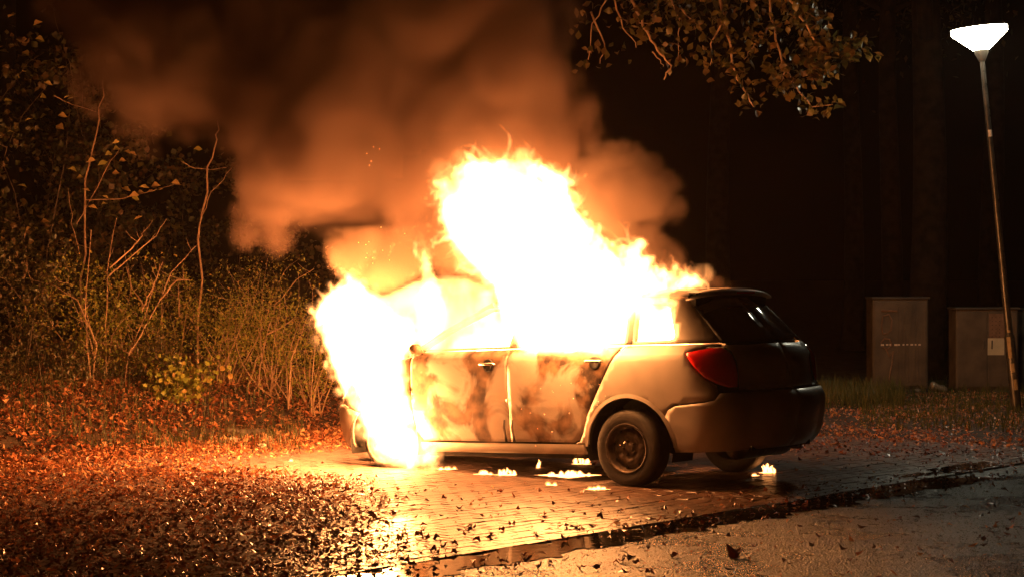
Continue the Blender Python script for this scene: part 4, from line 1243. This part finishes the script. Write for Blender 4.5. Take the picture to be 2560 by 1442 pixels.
# sapling with broad pale leaves, each leaf its own part
Yl = Yn(300, 9.2)
sap = empty('sapling', ((250 - 1280) / F * Yl, Yl, .4), kind='thing', label='slender sapling with broad pale leaves catching the firelight at left', cat='tree')
sl = np.array(sap.location)
paths = [[(205, 1000), (200, 700), (215, 450), (245, 300), (262, 180)], [(195, 560), (240, 470), (280, 400), (300, 370)], [(215, 500), (300, 498), (380, 478), (440, 460)], [(135, 240), (180, 262), (240, 280)], [(200, 640), (180, 560), (170, 470)], [(60, 560), (70, 640), (50, 760), (45, 1000)][::-1], [(500, 1000), (498, 600), (520, 440), (540, 350), (545, 300)], [(500, 560), (530, 480), (580, 420)], [(450, 400), (480, 420), (530, 425), (570, 418)]]
for k, pth in enumerate(paths):
    mb = MB(); W_ = []
    for i in range(len(pth) - 1):
        for s in np.linspace(0, 1, 5)[:-1]: W_.append(at(pth[i][0] + (pth[i + 1][0] - pth[i][0]) * s + q3.normal(0, 4 if k in (0, 6) else 2), pth[i][1] + (pth[i + 1][1] - pth[i][1]) * s, Yl + q3.uniform(-.01, .01)) - sl)
    W_.append(at(*pth[-1], Yl) - sl)
    r0 = .014 if k in (0, 5, 6) else .006
    mb.tube(W_, [r0 * (1 - .7 * i / len(W_)) for i in range(len(W_))], 6)
    mb.build('branch' if k else 'trunk', M['twig'], sap)
V0, f0 = LB
bm_ = []
for s in range(4):
    q = np.random.default_rng(60 + s); V = V0.copy(); V[:, 2] += q.uniform(-.5, .5) * V[:, 0] ** 2 * 2 + q.uniform(-.4, .8) * V[:, 1] ** 2
    me = bpy.data.meshes.new('leaf'); me.from_pydata(V.tolist(), [], f0.tolist()); a = me.attributes.new('tint', 'FLOAT', 'POINT'); a.data.foreach_set('value', [s / 3] * len(V)); me.materials.append(M['broad_leaf']); bm_.append(me)
lp = [(108, 242), (168, 243), (107, 290), (157, 292), (292, 373), (272, 386), (318, 382), (228, 404), (256, 408), (307, 403), (290, 434), (216, 476), (263, 494), (262, 510), (315, 475), (335, 490), (352, 484), (378, 480), (390, 466), (290, 357), (340, 496), (360, 470), (65, 137), (88, 170), (60, 180), (155, 170),
      (180, 245), (120, 210), (40, 190), (20, 250), (55, 465), (88, 570), (112, 556), (75, 575), (285, 540), (345, 546), (440, 460), (400, 475), (200, 445), (232, 520), (30, 330), (100, 100), (10, 130), (330, 385), (182, 425), (150, 320), (70, 300), (450, 400), (495, 372), (470, 420), (95, 60), (30, 40)]
for (px, py) in lp:
    o = bpy.data.objects.new('leaf', random.choice(bm_)); COL.objects.link(o); o.parent = sap
    o.location = at(px, py, Yl + random.uniform(-.15, .1)) - sl
    s = random.uniform(.075, .115); o.scale = (s, s, s)
    o.rotation_euler = (random.uniform(-.2, 1.0), random.uniform(-.4, .4), random.uniform(-.6, .6) + random.choice((0, math.pi)))

# kerb-side stones, log
def rock(name, px, py, Y, s, label, cat='stone', mat='stone'):
    mb = MB(); q = np.random.default_rng(int(px)); V = []; n1_, n2_ = 7, 10
    for i in range(n1_ + 1):
        for j in range(n2_):
            a = math.pi * i / n1_; b_ = 2 * math.pi * j / n2_
            r_ = 1 + .18 * math.sin(2 * b_ + a * 2 + px) + q.uniform(-.07, .07)
            V.append((s * r_ * math.sin(a) * math.cos(b_), s * .8 * r_ * math.sin(a) * math.sin(b_), s * .6 * r_ * math.cos(a)))
    Fc = [(i * n2_ + j, i * n2_ + (j + 1) % n2_, (i + 1) * n2_ + (j + 1) % n2_, (i + 1) * n2_ + j) for i in range(n1_) for j in range(n2_)]
    mb.add(V, Fc); o = mb.build(name, M[mat], smooth=True); p = at(px, py, Y); o.location = (p[0], p[1], float(gz(p[0], p[1])) + s * .35 + .03)
    return tag(o, label, cat)
rock('stone', 582, 1120, 19.6, .07, 'pale round stone lying on the leaves at the foot of the bank')
rock('stone', 655, 1138, 19.0, .055, 'smaller pale stone closer to the burning car')
mb = MB(); pa = [at(565, 1103, 20.2), at(610, 1098, 20.3), at(660, 1090, 20.5)]
pa = [np.array((p[0], p[1], float(gz(p[0], p[1])) + .045)) for p in pa]
mb.tube(pa, [.03, .035, .03], 8); tag(mb.build('log', M['timber'], smooth=True), 'short bare log lying among the leaves behind the stones', 'log')

# ------------------------------------------------------------------ verge on the right: grass, cabinets, lamp
q4 = np.random.default_rng(33)
def blades(name, n, pxr, Yr, hr, label):
    V = []; Fc = []; tt = []
    for _ in range(n):
        Y = q4.uniform(*Yr); px = q4.uniform(*pxr); x = (px - 1280) / F * Y; z = float(gz(x, Y)); h = q4.uniform(*hr); a = q4.uniform(0, 6.28); l_ = q4.uniform(.1, .6) * h
        dx, dy = math.cos(a), math.sin(a); wv = .004; b_ = len(V)
        V += [(x - dy * wv, Y + dx * wv, z), (x + dy * wv, Y - dx * wv, z), (x + dx * l_ * .35 - dy * wv * .7, Y + dy * l_ * .35, z + h * .6), (x + dx * l_ * .35 + dy * wv * .7, Y + dy * l_ * .35 + .002, z + h * .6), (x + dx * l_, Y + dy * l_, z + h)]
        Fc += [(b_, b_ + 1, b_ + 3, b_ + 2), (b_ + 2, b_ + 3, b_ + 4)]; tt += [q4.uniform()] * 5
    return tag(mesh(name, V, Fc, M['grass'], attr=tt), label, 'grass', kind='stuff')
blades('grass', 3000, (2040, 2640), (24.0, 29.5), (.03, .15), 'green grass growing along the verge before the cabinets')
blades('grass', 1400, (2050, 2260), (23.6, 26.5), (.1, .32), 'taller grass tuft right of the rear bumper')
blades('grass', 2600, (2150, 2640), (21.2, 24.5), (.03, .12), 'sparse dark grass between the leaf bed and the lamp post')
blades('grass', 2600, (0, 760), (18.6, 22.5), (.05, .25), 'thin grass blades in the leaf bank')

def cabinet(px0, px1, Y, ytop, label, kind):
    x0, x1 = (px0 - 1280) / F * Y, (px1 - 1280) / F * Y
    w = x1 - x0; h = at(px0, ytop, Y)[2] - .03
    c = empty('utility_cabinet', ((x0 + x1) / 2, Y, .03), kind='thing', label=label, cat='cabinet')
    c.rotation_euler = (0, 0, R(4))
    hw = w / 2; dp = .35
    mb = MB(); mb.box(-hw, hw, 0, dp, .06, h - .03, .012); mb.build('housing', M['cabinet'], c)
    mb = MB(); mb.box(-hw - .02, hw + .02, -.03, dp + .02, h - .028, h, .01); mb.build('lid', M['cabinet_dark'], c)
    mb = MB(); mb.box(-hw + .02, hw - .02, .02, dp - .02, -.06, .06); mb.build('plinth', M['cabinet_dark'], c)
    for s in ((-1, 1) if kind else (0,)):
        a, b_ = (-hw + .02, hw - .02) if s == 0 else ((-hw + .02, -.006) if s < 0 else (.006, hw - .02))
        mb = MB(); mb.box(a, b_, -.014, -.002, .09, h - .06, .005); d_ = mb.build('door', M['cabinet'], c)
        if kind:
            mb = MB(); mb.tube([(b_ - .05 if s < 0 else a + .05, -.02, h * .52), (b_ - .05 if s < 0 else a + .05, -.03, h * .62)], .01, 6); mb.build('handle', M['cabinet_dark'], d_)
    return c, hw, h
c1, hw, h1 = cabinet(2181, 2322, 27.6, 742, 'left of the two cabinets, taller, with graffiti on its door', 0)
# ribs, graffiti on the left cabinet
for k in range(9):
    x = hw * (-.1 + .12 * k); 
    if x > hw - .03: break
    mb = MB(); mb.box(x - .006, x + .006, -.0215, -.0142, .14, h1 - .12, .002); mb.build('rib', M['cabinet'], c1)
mb = MB()
def curve(pts, r=.011):
    mb.tube([(a, -.0225, b_) for a, b_ in pts], r, 5)
curve([(-.24, h1 * .62), (-.26, h1 * .70), (-.24, h1 * .80), (-.16, h1 * .82), (-.12, h1 * .76), (-.13, h1 * .66), (-.18, h1 * .62), (-.24, h1 * .62)])
curve([(-.27, h1 * .52), (-.22, h1 * .57), (-.15, h1 * .56), (-.12, h1 * .50), (-.18, h1 * .46), (-.25, h1 * .48)])
curve([(-.20, h1 * .46), (-.15, h1 * .38), (-.10, h1 * .44), (-.12, h1 * .3), (-.16, h1 * .14)])
curve([(-.26, h1 * .86), (-.05, h1 * .855)], .014)
mb.build('graffiti', M['graffiti'], c1)
mb = MB()
for k in range(10):
    x = -.26 + .055 * k + q4.uniform(-.008, .008)
    mb.box(x, x + q4.uniform(.02, .045), -.0235, -.0155, h1 * .495 + q4.uniform(-.006, .006), h1 * .495 + .022)
mb.build('torn_tape', M['sticker'], c1)
c2, hw2, h2 = cabinet(2389, 2548, 27.4, 768, 'right cabinet behind the lamp post, with a pale notice on its door', 1)
mb = MB(); mb.box(.02, .28, -.017, -.0145, h2 - .42, h2 - .08)
pl_ = mb.build('perforated_plate', M['graffiti'], c2)
for i in range(3):
    for j in range(6):
        mb = MB(); mb.lathe([(.0005, -.0185), (.006, -.018)], 8, 'y', (.06 + .05 * i, 0, h2 - .38 + .05 * j)); mb.build('hole', M['lining'], pl_)
mb = MB(); mb.box(.0, .22, -.0195, -.0175, h2 - .62, h2 - .40); mb.build('notice', M['paper'], c2)
# third cabinet cut by the frame
c3, _, _ = cabinet(2556, 2640, 27.9, 770, 'narrow cabinet at the right edge, cut off by the frame', 0)
# crushed can and clod by the cabinets
mb = MB(); mb.lathe([(.0005, -.11), (.05, -.105), (.06, -.08), (.045, 0), (.062, .07), (.04, .12), (.0005, .125)], 12, 'x')
o = tag(mb.build('crushed_bottle', M['can'], smooth=True), 'crushed pale bottle lying on the ground between the two cabinets', 'bottle'); p = at(2345, 985, 27); o.location = (p[0], p[1], .13); o.rotation_euler = (0, .35, .2)
rock('stone', 2293, 988, 27.0, .045, 'small reddish stone beside the crushed bottle', mat='timber')

# street lamp, leaning
pb = at(2543, 1040, 5240 * 1.61 / (1040 - 682)); pb[2] = 0
lamp = empty('street_lamp', pb, kind='thing', label='leaning street lamp with a bright inverted cone shade at right', cat='street lamp')
ptop = at(2453, 128, pb[1]) - pb
H_ = float(np.linalg.norm(ptop)); lamp.rotation_euler = (0, math.atan2(ptop[0], ptop[2]), 0)
mb = MB(); mb.lathe([(.06, -.1), (.06, .9), (.047, .93), (.042, 1.0), (.036, 2.2), (.031, H_ * .75), (.028, H_)], 16); mb.build('post', M['post'], lamp, smooth=True)
mb = MB(); mb.lathe([(.033, H_ - .12), (.075, H_ - .03), (.078, H_ + .015)], 20); mb.build('collar', M['cabinet_dark'], lamp, smooth=True)
mb = MB(); mb.lathe([(.001, H_ + .012), (.09, H_ + .012), (.312, H_ + .20), (.312, H_ + .255), (.29, H_ + .265)], 40); mb.build('lamp_shade', M['lamp_glow'], lamp)
mb = MB(); mb.lathe([(.318, H_ + .256), (.318, H_ + .268), (.20, H_ + .285), (.001, H_ + .29)], 40); mb.build('cap', M['cabinet_dark'], lamp, smooth=True)
mb = MB(); z = H_ * .765; mb.lathe([(.0325, z), (.0325, z + .075)], 10, a0=-2.2, a1=-.6); mb.build('sticker', M['sticker'], lamp)
for z, l_, a in ((.66, .26, -2.0), (.5, .1, -1.7), (.95, .05, -1.8), (.30, .12, -1.5)):
    mb = MB(); mb.lathe([(.0612 if z < .9 else .048, z), (.0612 if z < .9 else .048, min(z + l_, .9) if z < .9 else z + l_ * .5)], 6, a0=a - .35, a1=a + .35); mb.build('peeling_patch', M['peel'], lamp)

# ------------------------------------------------------------------ trees in the dark
def tree(px, Y, r0, h, label, ytop=0, lean=0, crown=True):
    x = (px - 1280) / F * Y
    root = empty('tree', (x, Y, 0), kind='thing', label=label, cat='tree')
    mb = MB(); n = 14
    pa = [(lean * s * h + .05 * math.sin(s * 7 + px), .04 * math.sin(s * 5), h * s - .1) for s in np.linspace(0, 1, n)]
    mb.tube(pa, [r0 * (1.25 if i == 0 else 1 - .55 * i / n) for i in range(n)], 14)
    mb.build('trunk', M['bark'], root, smooth=True)
    if crown:
        mb = MB(); ends = []
        for k in range(12):
            b0 = np.array(pa[q4.integers(8, 13)]); a = q4.uniform(0, 6.28)
            b1 = b0 + np.array([math.cos(a) * 2.4, math.sin(a) * 2.4, q4.uniform(.3, 2)])
            pp = stem_path(b0, b1, .12, 6, q4); mb.tube(pp, [r0 * .3 * (1 - .15 * i) for i in range(6)], 6); ends += pp[2:]
        mb.build('limb', M['bark'], root)
        E_ = np.array(ends); c = E_[q4.integers(0, len(E_), 1500)] + q4.normal(0, .5, (1500, 3))
        leaves('crown', c, q4.uniform(.09, .16, 1500), M['dark_leaf'], root, LS, .9, .9, q=q4)
    return root, pa
oak, opa = tree(2318, 31, .30, 9.5, 'large oak behind the cabinets whose branch overhangs the car', crown=False)
tree(2225, 36, .2, 10, 'slim dark trunk left of the oak, lost in the night')
tree(2130, 42, .22, 10, 'faint far trunk above the rear bumper')
tree(1800, 44, .28, 11, 'faint trunk in the dark behind the smoke puffs')
tree(2480, 40, .25, 10, 'faint trunk in the dark behind the street lamp post')
tree(20, 27, .2, 8, 'dark tree behind the bushes at the far left')
tree(640, 30, .2, 8, 'dark tree trunk behind the bright smoke at left')
# the oak's overhanging limb, twigs and leaves
ol = np.array(oak.location)
Yo = 22.5
twp = [
    (.05, [(2318, 120, 31), (2280, -420, 29), (2100, -520, 26), (1900, -330, Yo), (1760, -160, Yo), (1640, -80, Yo)]),
    (.020, [(1640, -80, Yo), (1580, 0, Yo - 1), (1602, 48, Yo - 1), (1620, 90, Yo - 1), (1650, 135, Yo - 1), (1676, 165, Yo - 1), (1660, 200, Yo - 1)]),
    (.008, [(1602, 58, Yo - 1), (1635, 60, Yo - 1)]), (.008, [(1630, 130, Yo - 1), (1648, 150, Yo - 1), (1658, 168, Yo - 1)]),
    (.022, [(1760, -160, Yo), (1790, -40, Yo), (1815, 60, Yo), (1830, 160, Yo), (1850, 210, Yo), (1885, 268, Yo)]),
    (.018, [(1900, -330, Yo), (1920, -80, Yo), (1930, 40, Yo), (1955, 160, Yo), (1990, 215, Yo), (2030, 268, Yo), (2082, 262, Yo)]),
    (.018, [(1920, -80, Yo), (1990, 20, Yo), (2040, 110, Yo), (2100, 130, Yo), (2150, 118, Yo)]),
    (.014, [(1815, 30, Yo), (1780, 110, Yo), (1775, 165, Yo)]), (.014, [(1930, 60, Yo), (1890, 110, Yo), (1860, 150, Yo)]), (.012, [(1955, 150, Yo), (1960, 190, Yo), (1945, 215, Yo)]),
    (.012, [(1640, -80, Yo), (1680, 0, Yo), (1700, 60, Yo), (1695, 150, Yo)]), (.012, [(1700, 20, Yo), (1740, 60, Yo)]), (.012, [(1990, 20, Yo), (2050, 50, Yo)]), (.012, [(2040, 110, Yo), (2060, 170, Yo), (2045, 180, Yo)]),
    (.012, [(1640, -80, Yo), (1530, -20, Yo), (1480, 60, Yo), (1470, 150, Yo)]), (.012, [(1530, -20, Yo), (1560, 70, Yo), (1590, 120, Yo)]), (.012, [(1480, 30, Yo), (1510, 110, Yo), (1500, 160, Yo)]),
]
twE = []; twW = []
for k, (r0, pth) in enumerate(twp):
    W_ = []
    for i in range(len(pth) - 1):
        a, b_ = pth[i], pth[i + 1]; m_ = 5 if k else 8
        for s in np.linspace(0, 1, m_)[:-1]:
            j = 2.5 if k else 0
            W_.append(at(a[0] + (b_[0] - a[0]) * s + q4.normal(0, j), a[1] + (b_[1] - a[1]) * s, a[2] + (b_[2] - a[2]) * s) - ol)
    W_.append(at(*pth[-1]) - ol)
    mb = MB(); rA = .13 if k == 0 else r0; rB = .04 if k == 0 else r0 * .35
    mb.tube(W_, [rA + (rB - rA) * i / (len(W_) - 1) for i in range(len(W_))], 7)
    mb.build('limb' if k == 0 else 'twig', M['bark'] if k == 0 else M['twig'], oak, smooth=True)
    if k in (0, 2, 3): continue
    if k == 1: W_ = W_[:12]
    for i, p in enumerate(W_):
        if k >= 14 and i % 4: continue
        if k in (6, 12, 13): twE.append(p)
        twE.append(p); twW.append(1.0)
E_ = np.array(twE)
def near_weight(E):
    return np.ones(len(E)) / len(E)
c = E_[q4.integers(0, len(E_), 1250)] + q4.normal(0, .085, (1250, 3)) * (1.2, 1.5, 1)
up_ = at(1850, -50, Yo) - ol
c2_ = up_ + q4.uniform(-1, 1, (650, 3)) * (.9, .6, .25)
leaves('foliage', np.concatenate([c, c2_]), q4.uniform(.075, .125, len(c) + len(c2_)), M['oak_leaf'], oak, LO, .9, .9, .6, q=q4)

# ------------------------------------------------------------------ haze: the smoky night air
hb = MB(); hb.box(-40, 40, -6, 75, -1.4, 13)
hz = hb.build('haze', M['soil'])
m = bpy.data.materials.new('smoky_air'); m.use_nodes = True; nt = m.node_tree; nt.nodes.clear()
out = nt.nodes.new('ShaderNodeOutputMaterial'); pv = nt.nodes.new('ShaderNodeVolumePrincipled')
pv.inputs['Color'].default_value = (.8, .66, .55, 1); pv.inputs['Density'].default_value = .0006; pv.inputs['Anisotropy'].default_value = .4
nt.links.new(pv.outputs[0], out.inputs['Volume'])
hz.data.materials.clear(); hz.data.materials.append(m)
tag(hz, kind='stuff')
